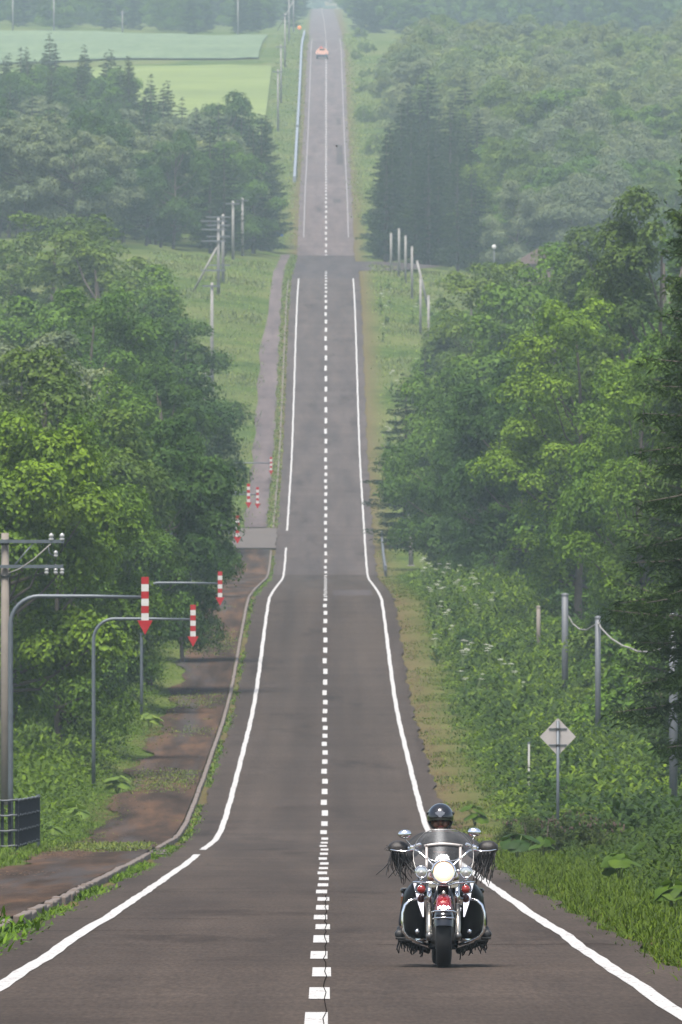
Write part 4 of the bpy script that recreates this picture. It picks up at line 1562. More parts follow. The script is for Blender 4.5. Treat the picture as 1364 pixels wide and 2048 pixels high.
def butterbur(x, y, n, size, label, color):
    o = thing('butterbur_plant', (x, y, gz1(x, y)), label, 'plant', 'large-leaved plants on the verges')
    for k in range(n):
        a = 6.283 * k / n + pr.uniform(-0.4, 0.4)
        h = pr.uniform(0.45, 1.0) * size * 1.6
        rr = pr.uniform(0.35, 0.9) * size
        tip = Vector((math.cos(a) * rr, math.sin(a) * rr, h))
        MB().tube([(0, 0, -0.05), (tip.x * 0.35, tip.y * 0.35, h * 0.6), tip], [0.014, 0.011, 0.008], 5).build('stem', 'stalk', o)
        l = link('large_leaf', pr.choice(leafm), None, o, loc=tip, color=color)
        sc = size * pr.uniform(0.55, 0.9)
        l.scale = (sc, sc, sc)
        l.rotation_euler = (pr.uniform(-0.25, 0.25), 0.35 + pr.uniform(-0.15, 0.3), a)


BB = [(1036, 228, 5, 0.34, 'large dark round-leaved plant on the bank behind the motorcycle', (0.026, 0.055, 0.012)),
      (1085, 232, 5, 0.26, 'large-leaved plant directly right of the dark round-leaved one', (0.045, 0.085, 0.010)),
      (1240, 185, 5, 0.28, 'large-leaved plant halfway to the right edge below the sign', (0.050, 0.090, 0.008)),
      (1345, 150, 5, 0.24, 'large-leaved plant low at the right edge', (0.050, 0.090, 0.008)),
      (1290, 215, 5, 0.28, 'large-leaved plant right of the sign below the spruce', (0.050, 0.090, 0.008)),
      (950, 300, 6, 0.34, 'large-leaved plant at the verge above the rider helmet', (0.050, 0.090, 0.008)),
      (1180, 300, 6, 0.34, 'large-leaved plant left of the low grey post on the right', (0.045, 0.085, 0.010)),
      (235, 330, 6, 0.34, 'large-leaved plant beside the second arrow marker post', (0.105, 0.160, 0.030)),
      (150, 300, 6, 0.34, 'large-leaved plant left of the path below the trees', (0.100, 0.155, 0.030)),
      (300, 400, 6, 0.34, 'large-leaved plant beside the third arrow marker post', (0.120, 0.170, 0.032)),
      (105, 268, 5, 0.28, 'large-leaved plant right behind the dark railing', (0.095, 0.150, 0.028))]
for px, d, n, s, lb, c in BB:
    butterbur(lat(px, d), d, n, s, lb, c)


def umbel_model(seed):
    r = random.Random(seed)
    o = thing('white_umbel_plant', (0, 0, 0), '', 'plant')
    st, fl = MB(), MB()
    heads = []
    for k in range(r.randint(3, 5)):
        a = r.uniform(0, 6.28)
        h = r.uniform(1.05, 1.5)
        rr = r.uniform(0.0, 0.35)
        tip = (math.cos(a) * rr, math.sin(a) * rr, h)
        st.tube([(0, 0, -0.05), (tip[0] * 0.2, tip[1] * 0.2, h * 0.6), tip], [0.014, 0.010, 0.006], 5)
        heads.append((tip, r.uniform(0.07, 0.14)))
    st.build('stem', 'stalk', o)
    for tip, R_ in heads:
        m = MB()
        for j in range(16):
            aa, q = r.uniform(0, 6.28), R_ * math.sqrt(r.random())
            c = (tip[0] + math.cos(aa) * q, tip[1] + math.sin(aa) * q, tip[2] + 0.03 - 0.25 * q)
            m.ball(c, (0.026, 0.026, 0.012), 6, 3)
        m.build('flower_head', 'white_petal', o)
    nn = 26
    P = npr.normal(0, 0.10, (nn, 3)) * [1, 1, 0] + [0, 0, 0]
    P[:, 2] = npr.uniform(0.05, 0.75, nn)
    V, T = blades(P, npr.uniform(0, 6.28, nn), npr.uniform(0.1, 1.0, nn), npr.uniform(0.25, 0.5, nn), npr.uniform(0.10, 0.2, nn), npr.uniform(0.4, 1.1, nn), npr)
    link('leaves', fast_mesh('leaves', V, T), 'weed_leaf', o, color=(0.085, 0.135, 0.03))
    return o


UM = [umbel_model(i) for i in range(4)]
spots = [(845, 1178, 640), (858, 1170, 620), (872, 1196, 600), (885, 1210, 575), (900, 1190, 610), (850, 1225, 560), (915, 1205, 580), (930, 1196, 600),
         (862, 1262, 520), (874, 1270, 515), (886, 1255, 525), (868, 1295, 500), (892, 1312, 490), (905, 1330, 480), (985, 1300, 505), (872, 1340, 470), (980, 1370, 450)]
for i in range(17):
    spots.append((0, 0, 0))
um_i = 0
for px, rw, d in spots:
    if d == 0:
        d = pr.uniform(380, 700)
        x = pr.uniform(5.3, 7.5)
    else:
        x = lat(px, d)
    src = UM[um_i % 4]
    o = src if um_i < 4 else copy_tree(src)
    um_i += 1
    o.location = (x, d, gz1(x, d))
    o.rotation_euler = (0, 0, pr.uniform(0, 6.28))
    s = pr.uniform(0.8, 1.15)
    o.scale = (s, s, s)
    tag(o, 'tall weed with white flower umbels along the right verge', 'plant', 'white umbel plants on the right verge')
for i in range(26):
    o = copy_tree(UM[i % 4])
    d = pr.uniform(800, 1120)
    x = pr.uniform(5.0, 6.2) if i % 3 else pr.uniform(6, 12)
    o.location = (x, d, gz1(x, d))
    s = pr.uniform(1.0, 1.5)
    o.scale = (s, s, s)
    tag(o, 'pale flowering weed at the edge of the right meadow', 'plant', 'pale flowering weeds beside the right meadow')

# bushes with brown flower spikes round the sign
def spike_bush(px, d, label):
    x = lat(px, d)
    o = tree('shrub2', x, d, pr.uniform(0.7, 1.0), label, 'brown-flowered bushes by the sign', (0.040, 0.060, 0.014), 1.15, cat='bush', name='flowering_bush')
    s = o.scale[0], o.scale[2]
    m = MB()
    for k in range(26):
        a, rr = pr.uniform(0, 6.28), 1.5 * math.sqrt(pr.random())
        zz = 2.2 - 0.55 * rr * rr / 2.2 + pr.uniform(-0.2, 0.2)
        m.lathe([(0.0, 0), (0.045, 0.08), (0.035, 0.20), (0.0, 0.30)], (math.cos(a) * rr, math.sin(a) * rr, zz), (pr.uniform(-.4, .4), pr.uniform(-.4, .4), 1), 6)
    m.build('flower_spikes', 'brown_panicle', o, kind='stuff')


for px, d, lb in ((1050, 262, 'leftmost brown-flowered bush beside the diamond sign'), (1095, 240, 'brown-flowered bush at the foot of the diamond sign'),
                  (1150, 256, 'brown-flowered bush just right of the diamond sign'), (1200, 238, 'brown-flowered bush farther right of the diamond sign')):
    spike_bush(px, d, lb)

# ------------------------------------------------------------------ distant vehicle and bird
d = 1975.0
x = lat(644, d)
o = thing('farm_truck', (x, d, float(zr(d)) + 0.006), 'pale orange-pink vehicle with a dark front far up the hazy road', 'vehicle')
pmat('cream_paint', (0.62, 0.33, 0.24), 0.35, var=0.05, coat=0.4)
pmat('dark_front', (0.03, 0.035, 0.05), 0.5)
pmat('roof_load', (0.30, 0.06, 0.05), 0.7)
pmat('tyre', (0.012, 0.012, 0.012), 0.85, var=0.3, bump=0.3)
MB().prism([(-1.05, 0.85), (1.05, 0.85), (1.15, 1.30), (0.60, 1.95), (-0.60, 1.95), (-1.15, 1.35)], 3.2, (0, 1.7, 0)).build('body', 'cream_paint', o)
MB().box((0, 1.7, 0.66), (2.0, 3.3, 0.42), bev=0.05).build('bumper', 'dark_front', o)
for sx in (-0.86, 0.86):
    for yy in (0.5, 2.9):
        w_ = MB().lathe([(0.2, -0.15), (0.40, -0.15), (0.28, -0.08), (0.28, 0.08), (0.40, 0.15), (0.2, 0.15)], (sx, yy, 0.42), (1, 0, 0), 16).build('wheel', 'tyre', o)
        MB().lathe([(0, 0.06), (0.2, 0.10), (0.2, -0.1), (0, -0.06)], (sx, yy, 0.42), (1, 0, 0), 12).build('rim', 'galvanised', w_)
MB().box((0, 0.08, 1.72), (0.9, 0.04, 0.24)).build('windscreen', 'window_glass', o)
MB().ball((-0.15, 1.2, 1.98), (0.28, 0.5, 0.36), 10, 6).build('roof_load', 'roof_load', o)
for sx in (-0.75, 0.75):
    MB().lathe([(0.0, -0.03), (0.1, -0.02), (0.1, 0.03)], (sx, 0.07, 1.02), (0, 1, 0), 10).build('headlamp', 'porcelain', o)

pmat('feather', (0.015, 0.014, 0.014), 0.7)
d = 420.0
o = thing('bird', P3(673, 292, d), 'small dark bird in the air over the far road', 'bird')
bird = MB().ball((0, 0, 0), (0.035, 0.08, 0.035), 10, 6)
bird.tube([(0, -0.06, 0.01), (0, -0.10, 0.02)], [0.024, 0.006], 8)
bird.grid([[(0.0, -0.03, 0.02), (0.0, 0.05, 0.015)], [(0.06, -0.02, 0.05), (0.06, 0.04, 0.045)], [(0.12, 0.0, 0.03), (0.11, 0.03, 0.03)]])
bird.grid([[(0.0, -0.03, 0.02), (0.0, 0.05, 0.015)], [(-0.06, -0.02, 0.05), (-0.06, 0.04, 0.045)], [(-0.12, 0.0, 0.03), (-0.11, 0.03, 0.03)]])
bird.grid([[(-0.012, 0.07, 0), (0.012, 0.07, 0)], [(-0.03, 0.14, 0), (0.03, 0.14, 0)]])
bird.build('body', 'feather', o)

# ------------------------------------------------------------------ motorcycle
pmat('chrome', (0.80, 0.80, 0.82), 0.07, metal=1.0, var=0.03)
pmat('nickel', (0.46, 0.42, 0.36), 0.28, metal=0.9, var=0.06)
pmat('black_gloss', (0.005, 0.005, 0.007), 0.12, coat=0.6, var=0.1)
pmat('black_satin', (0.004, 0.004, 0.005), 0.38, var=0.1, spec=0.25)
pmat('red_gloss', (0.17, 0.004, 0.007), 0.14, coat=1.0, var=0.08)
pmat('black_rubber', (0.010, 0.010, 0.010), 0.8, var=0.2, bump=0.4, bscale=90)
pmat('black_leather', (0.012, 0.011, 0.011), 0.42, var=0.25, bump=0.5, bscale=120)
pmat('brown_leather', (0.013, 0.009, 0.007), 0.5, var=0.3, bump=0.5, bscale=90)
pmat('engine_metal', (0.16, 0.155, 0.15), 0.35, metal=0.8, var=0.2)
pmat('indicator_red', (0.20, 0.010, 0.006), 0.18, coat=0.8, var=0.1)
pmat('lamp_bowl', (0.62, 0.62, 0.60), 0.15, metal=0.8, var=0.1)
pmat('strap_metal', (0.42, 0.38, 0.36), 0.35, metal=0.3, var=0.08)
pmat('lit_lamp', (0.9, 0.85, 0.75), 0.3, emit=(1.0, 0.48, 0.15, 0.32), var=0.02)
pmat('lit_core', (0.9, 0.85, 0.75), 0.3, emit=(1.0, 0.88, 0.62, 0.75), var=0.02)
pmat('lit_glass', (0.6, 0.5, 0.35), 0.3, emit=(1.0, 0.76, 0.42, 0.42), var=0.02)
pmat('white_sticker', (0.42, 0.41, 0.41), 0.5, var=0.05)
pmat('silver_print', (0.14, 0.145, 0.16), 0.35, metal=0.5, var=0.2, scale=40)
pmat('jacket', (0.006, 0.006, 0.007), 0.75, var=0.25, bump=0.4, bscale=40)
pmat('denim', (0.02, 0.022, 0.03), 0.85, var=0.2)
pmat('skin', (0.20, 0.095, 0.060), 0.5, var=0.12)


def screen_mat():
    m, nt, out = new_mat('windscreen')
    t = nt.nodes.new('ShaderNodeBsdfTransparent')
    t.inputs['Color'].default_value = (0.86, 0.87, 0.88, 1)
    g = nt.nodes.new('ShaderNodeBsdfGlossy')
    g.inputs['Roughness'].default_value = 0.22
    g.inputs['Color'].default_value = (0.26, 0.27, 0.29, 1)
    d = nt.nodes.new('ShaderNodeBsdfDiffuse')
    d.inputs['Color'].default_value = (0.5, 0.5, 0.52, 1)
    f = nt.nodes.new('ShaderNodeFresnel')
    f.inputs['IOR'].default_value = 1.45
    a = nt.nodes.new('ShaderNodeMixShader')
    nt.links.new(f.outputs[0], a.inputs[0])
    nt.links.new(t.outputs[0], a.inputs[1])
    nt.links.new(g.outputs[0], a.inputs[2])
    b = nt.nodes.new('ShaderNodeMixShader')      # milky grey mixed into the screen colour to imitate its greyish reflection
    r = ramp(nt, noise(nt, 7, 4), [(0.3, 0.03), (0.7, 0.06)])
    nt.links.new(r, b.inputs[0])
    nt.links.new(a.outputs[0], b.inputs[1])
    nt.links.new(d.outputs[0], b.inputs[2])
    nt.links.new(b.outputs[0], out.inputs['Surface'])


screen_mat()

BD = 104.6
BX = lat(888, BD)
slope = float(zr(BD + 2) - zr(BD - 1)) / 3
bike = thing('motorcycle', (BX, BD, float(zr(BD))), 'black and red touring motorcycle with lit headlamp riding towards the viewer', 'motorcycle',
             rot=(math.atan(slope), 0, 0))


def wheel(y, R_, w, nm='wheel'):
    t = w / 2
    prof = [(R_ * 0.62, -t * 0.75), (R_ * 0.80, -t), (R_ * 0.93, -t * 0.92), (R_ * 0.985, -t * 0.6), (R_, 0), (R_ * 0.985, t * 0.6), (R_ * 0.93, t * 0.92), (R_ * 0.80, t), (R_ * 0.62, t * 0.75)]
    a = MB().lathe(prof, (0, y, R_), (1, 0, 0), 40).build(nm, 'black_rubber', bike)
    m = MB().lathe([(R_ * 0.60, -t * 0.7), (R_ * 0.64, -t * 0.7), (R_ * 0.64, t * 0.7), (R_ * 0.60, t * 0.7), (R_ * 0.60, -t * 0.7)], (0, y, R_), (1, 0, 0), 32)
    m.lathe([(0.0, -0.07), (0.05, -0.07), (0.05, 0.07), (0.0, 0.07)], (0, y, R_), (1, 0, 0), 16)
    for k in range(10):
        aa = 2 * math.pi * k / 10
        m.tube([(0.03, y + 0.04 * math.cos(aa), R_ + 0.04 * math.sin(aa)), (0.0, y + R_ * 0.61 * math.cos(aa), R_ + R_ * 0.61 * math.sin(aa))], 0.009, 6)
    m.build('rim', 'chrome', a)
    b = MB()
    for sx in (-1, 1):
        b.lathe([(0.10, sx * 0.075), (0.145, sx * 0.075), (0.145, sx * 0.08), (0.10, sx * 0.08), (0.10, sx * 0.075)], (0, y, R_), (1, 0, 0), 24)
    b.build('brake_disc', 'engine_metal', a)


wheel(0.33, 0.325, 0.145)
wheel(1.95, 0.325, 0.19)

# front fender: a shell round the tyre, with a chrome tip and trim rail
def arc_shell(y0, z0, R_, hw, a0, a1, n=18, crown=0.03):
    P = []
    for i in range(n + 1):
        a = math.radians(a0 + (a1 - a0) * i / n)
        rowp = []
        for u in np.linspace(-1, 1, 9):
            rr = R_ + crown * (1 - u * u) - (0.06 * max(0, abs(u) - 0.7) / 0.3)
            rowp.append((hw * (u if abs(u) < 0.95 else math.copysign(1, u)), y0 - rr * math.cos(a), z0 + rr * math.sin(a)))
        P.append(rowp)
    return P


fen = MB().grid(arc_shell(0.33, 0.325, 0.345, 0.088, 38, 165)).build('front_fender', 'red_gloss', bike)
fen.modifiers.new('thick', 'SOLIDIFY').thickness = 0.006
MB().grid(arc_shell(0.33, 0.325, 0.352, 0.091, 12, 38, 6)).build('fender_skirt', 'black_gloss', fen)
MB().prism([(-0.06, -0.014), (-0.04, 0.008), (-0.018, 0.002), (0, 0.016), (0.018, 0.002), (0.04, 0.008), (0.06, -0.014), (0.03, -0.02), (-0.03, -0.02)], 0.012,
           (0, 0.33 - 0.335, 0.325 + 0.250), (1, 0, 0), (0, 0.55, 0.83)).build('fender_emblem', 'chrome', fen)
MB().tube([(-0.112, 0.06, 0.50), (-0.112, 0.015, 0.528), (-0.085, -0.03, 0.540), (0, -0.045, 0.545), (0.085, -0.03, 0.540), (0.112, 0.015, 0.528), (0.112, 0.06, 0.50)], 0.0085, 8).build('fender_trim', 'chrome', fen)
MB().tube([(-0.105, 0.05, 0.462), (-0.09, -0.02, 0.474), (0, -0.035, 0.478), (0.09, -0.02, 0.474), (0.105, 0.05, 0.462)], 0.006, 8).build('fender_trim', 'chrome', fen)
MB().lathe([(0.0, 0), (0.016, 0.004), (0.020, 0.02), (0.012, 0.04), (0.0, 0.05)], (0, 0.20, 0.685), (0, 0, 1), 12).build('fender_lamp', 'nickel', fen)

# fork
for sx in (-1, 1):
    f = MB().tube([(sx * 0.135, 0.30, 0.27), (sx * 0.135, 0.335, 0.36), (sx * 0.135, 0.41, 0.60)], [0.023, 0.028, 0.026], 14).build('fork_slider', 'nickel', bike)
    MB().tube([(sx * 0.135, 0.41, 0.59), (sx * 0.132, 0.475, 0.80)], 0.0245, 14).build('fork_tube', 'chrome', bike)
    MB().ball((sx * 0.135, 0.31, 0.30), (0.035, 0.045, 0.045), 12, 8).build('axle_cap', 'engine_metal', f)
    MB().prism([(-0.045, 0.0), (0.055 if sx < 0 else 0.045, 0.012), (0.03, -0.055), (-0.035, -0.06)], 0.03, (sx * 0.105, 0.36, 0.815)).build('fork_shroud', 'chrome', bike)
# lower yoke bar with its curved bright edge
MB().tube([(-0.29, 0.30, 0.81), (-0.20, 0.28, 0.808), (-0.11, 0.26, 0.80), (-0.05, 0.25, 0.783), (0, 0.25, 0.779), (0.05, 0.25, 0.783), (0.11, 0.26, 0.80), (0.20, 0.28, 0.808), (0.29, 0.30, 0.81)],
          0.010, 8).build('lamp_bar', 'chrome', bike)

# headlamp
hz_ = 0.908
hl_ = MB().lathe([(0.0, 0.17), (0.05, 0.165), (0.095, 0.12), (0.116, 0.06), (0.118, 0.0), (0.112, -0.02)], (0, 0.22, hz_), (0, 1, 0), 32).build('headlamp', 'black_gloss', bike)
MB().lathe([(0.114, 0.0), (0.120, -0.012), (0.112, -0.034), (0.098, -0.036), (0.096, -0.02)], (0, 0.22, hz_), (0, 1, 0), 36).build('bezel', 'chrome', hl_)
MB().lathe([(0.082, -0.034), (0.090, -0.031), (0.0975, -0.026)], (0, 0.22, hz_), (0, 1, 0), 32).build('lens', 'lit_lamp', hl_)
MB().lathe([(0.0, -0.042), (0.030, -0.0415), (0.056, -0.039)], (0, 0.22, hz_), (0, 1, 0), 24).build('lit_reflector', 'lit_core', hl_)
MB().lathe([(0.056, -0.039), (0.070, -0.037), (0.082, -0.034)], (0, 0.22, hz_), (0, 1, 0), 28).build('lit_glass', 'lit_glass', hl_)
for sx in (-1, 1):
    cx = sx * 0.211
    p = MB().lathe([(0.0, 0.075), (0.035, 0.065), (0.056, 0.03), (0.060, 0.0)], (cx, 0.25, 0.905), (0, 1, 0), 24).build('passing_lamp', 'black_gloss', bike)
    MB().lathe([(0.059, 0.0), (0.062, -0.010), (0.056, -0.020), (0.050, -0.014)], (cx, 0.25, 0.905), (0, 1, 0), 26).build('bezel', 'chrome', p)
    MB().lathe([(0.0, -0.016), (0.025, -0.018), (0.051, -0.012)], (cx, 0.25, 0.905), (0, 1, 0), 22).build('lens', 'lamp_bowl', p)
    MB().ball((cx, 0.235, 0.903), (0.016, 0.008, 0.016), 10, 6).build('bulb', 'white_sticker', p)
    MB().tube([(cx, 0.28, 0.85), (cx, 0.29, 0.81)], 0.014, 8).build('lamp_stalk', 'chrome', p)
    MB().tube([(sx * 0.155, 0.27, 0.915), (sx * 0.118, 0.26, 0.915)], 0.014, 8).build('lamp_bracket', 'chrome', p)
    ts = MB().lathe([(0.0, -0.032), (0.025, -0.030), (0.040, -0.014), (0.042, 0.0), (0.038, 0.02), (0.02, 0.04), (0, 0.045)], (sx * 0.210, 0.27, 0.742), (0, 1, 0), 20).build('indicator', 'indicator_red', bike)
    MB().tube([(sx * 0.212, 0.29, 0.775), (sx * 0.212, 0.29, 0.81)], 0.012, 8).build('indicator_stalk', 'chrome', ts)

# leg shields: bowed black shells, chrome wedge on the inner edge, hoop in front
for sx in (-1, 1):
    P = []
    for i, z in enumerate(np.linspace(0.27, 0.815, 12)):
        t = (z - 0.27) / 0.545
        xo = 0.385 - 0.10 * max(0, (t - 0.72) / 0.28) ** 1.6 - 0.05 * max(0, (0.2 - t) / 0.2)
        xi = 0.165 + 0.07 * max(0, (t - 0.5) / 0.5)
        r_ = []
        for u in np.linspace(0, 1, 8):
            x = xi + (xo - xi) * u
            r_.append((sx * x, 0.52 + 0.05 * (1 - math.sin(math.pi * (0.15 + 0.7 * u))) + 0.10 * u ** 4 + 0.05 * (1 - t), z))
        P.append(r_)
    ls = MB().grid(P).build('leg_shield', 'black_satin', bike)
    ls.modifiers.new('thick', 'SOLIDIFY').thickness = 0.02
    MB().prism([(sx * 0.288, 0.806), (sx * 0.185, 0.806), (sx * 0.188, 0.475), (sx * 0.200, 0.480), (sx * 0.240, 0.60)], 0.02, (0, 0.06, 0), (1, 0, 0), (0, 0.46, 1)).build('chrome_wedge', 'chrome', bike)
    MB().tube([(sx * 0.17, 0.56, 0.655), (sx * 0.25, 0.50, 0.648), (sx * 0.32, 0.48, 0.632), (sx * 0.362, 0.47, 0.59), (sx * 0.383, 0.47, 0.52), (sx * 0.388, 0.47, 0.42),
               (sx * 0.378, 0.47, 0.34), (sx * 0.335, 0.48, 0.285), (sx * 0.26, 0.50, 0.25), (sx * 0.15, 0.55, 0.215)], 0.0155, 10).build('crash_bar', 'chrome', bike)
    MB().box((sx * 0.36, 0.80, 0.255), (0.14, 0.42, 0.03), bev=0.012).build('floorboard', 'black_rubber', bike)
    MB().ball((sx * 0.245, 0.52, 0.34), (0.025, 0.02, 0.025), 8, 6).build('horn_cap', 'chrome', bike)
    sb = MB().box((sx * 0.315, 1.75, 0.54), (0.16, 0.62, 0.34), bev=0.05).build('saddlebag', 'red_gloss', bike)
    MB().box((sx * 0.315, 1.75, 0.715), (0.17, 0.63, 0.05), bev=0.02).build('bag_lid', 'black_gloss', sb)
    MB().tube([(sx * 0.16, 0.95, 0.28), (sx * 0.22, 1.1, 0.24), (sx * 0.24, 1.5, 0.24), (sx * 0.25, 2.2, 0.26)], [0.03, 0.03, 0.042, 0.045], 12).build('exhaust', 'chrome', bike)

# frame, engine, tank, seat
MB().tube([(-0.13, 0.78, 0.20), (-0.13, 0.62, 0.30), (-0.05, 0.56, 0.80)], 0.018, 8).tube([(0.13, 0.78, 0.20), (0.13, 0.62, 0.30), (0.05, 0.56, 0.80)], 0.018, 8).tube(
    [(-0.13, 0.78, 0.20), (-0.13, 1.5, 0.22), (-0.1, 1.9, 0.33)], 0.018, 8).tube([(0.13, 0.78, 0.20), (0.13, 1.5, 0.22), (0.1, 1.9, 0.33)], 0.018, 8).tube(
    [(0, 0.5, 0.86), (0, 1.3, 0.70)], 0.03, 8).build('frame', 'black_gloss', bike)
eng = MB().box((0, 1.0, 0.33), (0.30, 0.50, 0.24), bev=0.04).build('engine', 'engine_metal', bike)
for yy, tl in ((0.86, -0.38), (1.1, 0.38)):
    c = MB()
    for k in range(7):
        c.box((0, yy + tl * 0.035 * k, 0.46 + 0.034 * k), (0.20, 0.15, 0.018), ('X', -tl), bev=0.006)
    c.build('cylinder', 'engine_metal', eng)
MB().lathe([(0.0, 0.06), (0.07, 0.055), (0.088, 0.0), (0.085, -0.04)], (0.18, 0.98, 0.5), (1, 0, 0), 20).build('air_cleaner', 'chrome', eng)
MB().ball((0, 0.86, 0.84), (0.155, 0.32, 0.12), 20, 12).build('fuel_tank', 'red_gloss', bike)
MB().ball((0, 1.35, 0.72), (0.17, 0.30, 0.07), 18, 8).ball((0, 1.75, 0.76), (0.14, 0.20, 0.06), 16, 8).build('seat', 'black_leather', bike)
MB().grid(arc_shell(1.95, 0.325, 0.355, 0.11, 30, 190)).build('rear_fender', 'black_gloss', bike)
MB().box((0, 1.0, 0.19), (0.26, 0.6, 0.05), bev=0.02).build('skid_plate', 'black_rubber', bike)
# front floor pan bars dipping to the skid plate
for sx in (-1, 1):
    MB().tube([(sx * 0.40, 0.72, 0.25), (sx * 0.28, 0.74, 0.20), (sx * 0.13, 0.80, 0.15)], 0.028, 8).build('step_bracket', 'black_rubber', bike)

# windscreen
def half(z):
    return float(np.interp(z, [0.86, 0.93, 1.00, 1.08, 1.15, 1.20, 1.235, 1.26, 1.29, 1.305, 1.312], [0.20, 0.262, 0.282, 0.286, 0.272, 0.246, 0.214, 0.190, 0.160, 0.11, 0.04]))


def scr(x, z):
    return 0.20 + 0.55 * (z - 0.86) + 1.15 * x * x


P = [[(half(z) * u, scr(half(z) * u, z), z) for u in np.linspace(-1, 1, 17)] for z in np.concatenate([np.linspace(0.86, 1.26, 14), [1.28, 1.295, 1.305, 1.312]])]
ws = MB().grid(P).build('windscreen', 'windscreen', bike)
MB().tube([(half(z) * s_, scr(half(z), z), z) for s_, z in [(-1, z) for z in np.linspace(0.88, 1.305, 14)] + [(1, z) for z in np.linspace(1.305, 0.88, 14)]], 0.0055, 6).build('screen_edge', 'engine_metal', ws)
bar = []
for u in np.linspace(-1, 1, 13):
    x = 0.183 * u
    z = 1.168 - 0.018 * u * u
    bar.append([(x, scr(x, z) - 0.012, z - 0.013), (x, scr(x, z) - 0.012, z + 0.013)])
MB().grid(bar).build('screen_strap', 'strap_metal', ws).modifiers.new('t', 'SOLIDIFY').thickness = 0.006
for sx in (-1, 1):
    up = [[(sx * 0.160 + a, scr(0.16, z) - 0.010, z) for a in (-0.0125, 0.0125)] for z in np.linspace(0.94, 1.158, 6)]
    MB().grid(up).build('screen_strap', 'strap_metal', ws).modifiers.new('t', 'SOLIDIFY').thickness = 0.006
    for z in (1.03, 1.155):
        MB().ball((sx * 0.16, scr(0.16, z) - 0.018, z), 0.006, 8, 5).build('rivet', 'dark_steel', ws)
MB().tube([(-0.15, scr(0.15, 1.04) - 0.006, 1.045), (-0.13, scr(0.1, 1.02) - 0.006, 1.022), (-0.09, scr(0.05, 1.005) - 0.006, 1.010), (0.09, scr(0.05, 1.005) - 0.006, 1.010), (0.13, scr(0.1, 1.02) - 0.006, 1.022), (0.15, scr(0.15, 1.04) - 0.006, 1.045)],
          0.004, 6).build('screen_wire', 'chrome', ws)
# white wing-shaped emblem on the screen
em = [(-0.070, 0.012), (-0.062, 0.040), (-0.045, 0.044), (-0.042, 0.060), (-0.022, 0.062), (-0.015, 0.075), (0.0, 0.066), (0.012, 0.070), (0.030, 0.062), (0.034, 0.072), (0.048, 0.060), (0.046, 0.050), (0.062, 0.046), (0.058, 0.030), (0.068, 0.012),
      (0.060, -0.006), (0.030, -0.002), (0.0, -0.006), (-0.030, -0.002), (-0.062, -0.006)]
MB().prism(em, 0.004, (-0.008, scr(0, 1.035) - 0.022, 1.012), (1, 0, 0), (0, 0.48, 0.87)).build('screen_emblem', 'white_sticker', ws)
MB().prism([(-0.05, 0.0), (0.05, 0.002), (0.046, 0.010), (0, 0.014), (-0.046, 0.009)], 0.004, (-0.006, scr(0, 1.03) - 0.027, 1.016), (1, 0, 0), (0, 0.48, 0.87)).build('emblem_letters', 'black_gloss', ws)

# handlebar, grips, levers, mirrors
MB().tube([(-0.47, 0.66, 1.125), (-0.33, 0.62, 1.13), (-0.24, 0.56, 1.10), (-0.10, 0.50, 0.97), (0.10, 0.50, 0.97), (0.24, 0.56, 1.10), (0.33, 0.62, 1.13), (0.47, 0.66, 1.125)], 0.013, 10).build('handlebar', 'chrome', bike)
for sx in (-1, 1):
    g = MB().tube([(sx * 0.335, 0.622, 1.13), (sx * 0.485, 0.664, 1.125)], 0.019, 12).build('grip', 'black_rubber', bike)
    MB().box((sx * 0.29, 0.59, 1.13), (0.06, 0.05, 0.05), bev=0.012).build('switch_box', 'chrome', bike)
    MB().box((sx * 0.245, 0.54, 1.155), (0.075, 0.04, 0.035), ('Y', sx * 0.35), bev=0.01).build('reservoir', 'chrome', bike)
    MB().tube([(sx * 0.28, 0.565, 1.115), (sx * 0.36, 0.545, 1.100), (sx * 0.44, 0.56, 1.103), (sx * 0.50, 0.59, 1.115)], [0.008, 0.008, 0.007, 0.008], 8).build('lever', 'chrome', bike)
    mx = -0.365 if sx < 0 else 0.294
    mz = 1.262 if sx < 0 else 1.281
    mi = MB()
    mi.lathe([(0.0, -0.030), (0.6, -0.026), (0.9, -0.010), (1.0, 0.004), (0.95, 0.016), (0.0, 0.018)], (0, 0, 0), (0, 1, 0), 28)
    me = mi.mesh('mirror')
    for v in me.vertices:
        v.co.x *= 0.064
        v.co.z *= 0.042
    mo = link('mirror', me, 'chrome', bike, loc=(mx, 0.56, mz))
    mo.rotation_euler = (math.radians(-8), math.radians(4 * sx), 0)
    st = MB().tube([(sx * 0.29, 0.58, 1.14), (mx * 0.97, 0.585, mz - 0.06), (mx - sx * 0.015, 0.55, mz - 0.012), (mx, 0.525, mz)], [0.007, 0.006, 0.006, 0.005], 8).build('mirror_stem', 'chrome', bike)


def fringe_mesh(r, roots, lmin, lmax, rad=0.0035, blow=(0, 0)):
    m = MB()
    for (x, y, z) in roots:
        L = r.uniform(lmin, lmax)
        p = Vector((x, y, z))
        pts = [p.copy()]
        dx, dy = r.uniform(-0.25, 0.25) + blow[0], r.uniform(-0.1, 0.3)
        for k in range(6):
            dx += r.uniform(-0.35, 0.35)
            dy += r.uniform(-0.2, 0.2)
            p = p + Vector((dx, dy, -1)).normalized() * L / 6
            pts.append(p.copy())
        m.tube(pts, [rad * 1.3] * 6 + [rad * 0.8], 5)
    return m


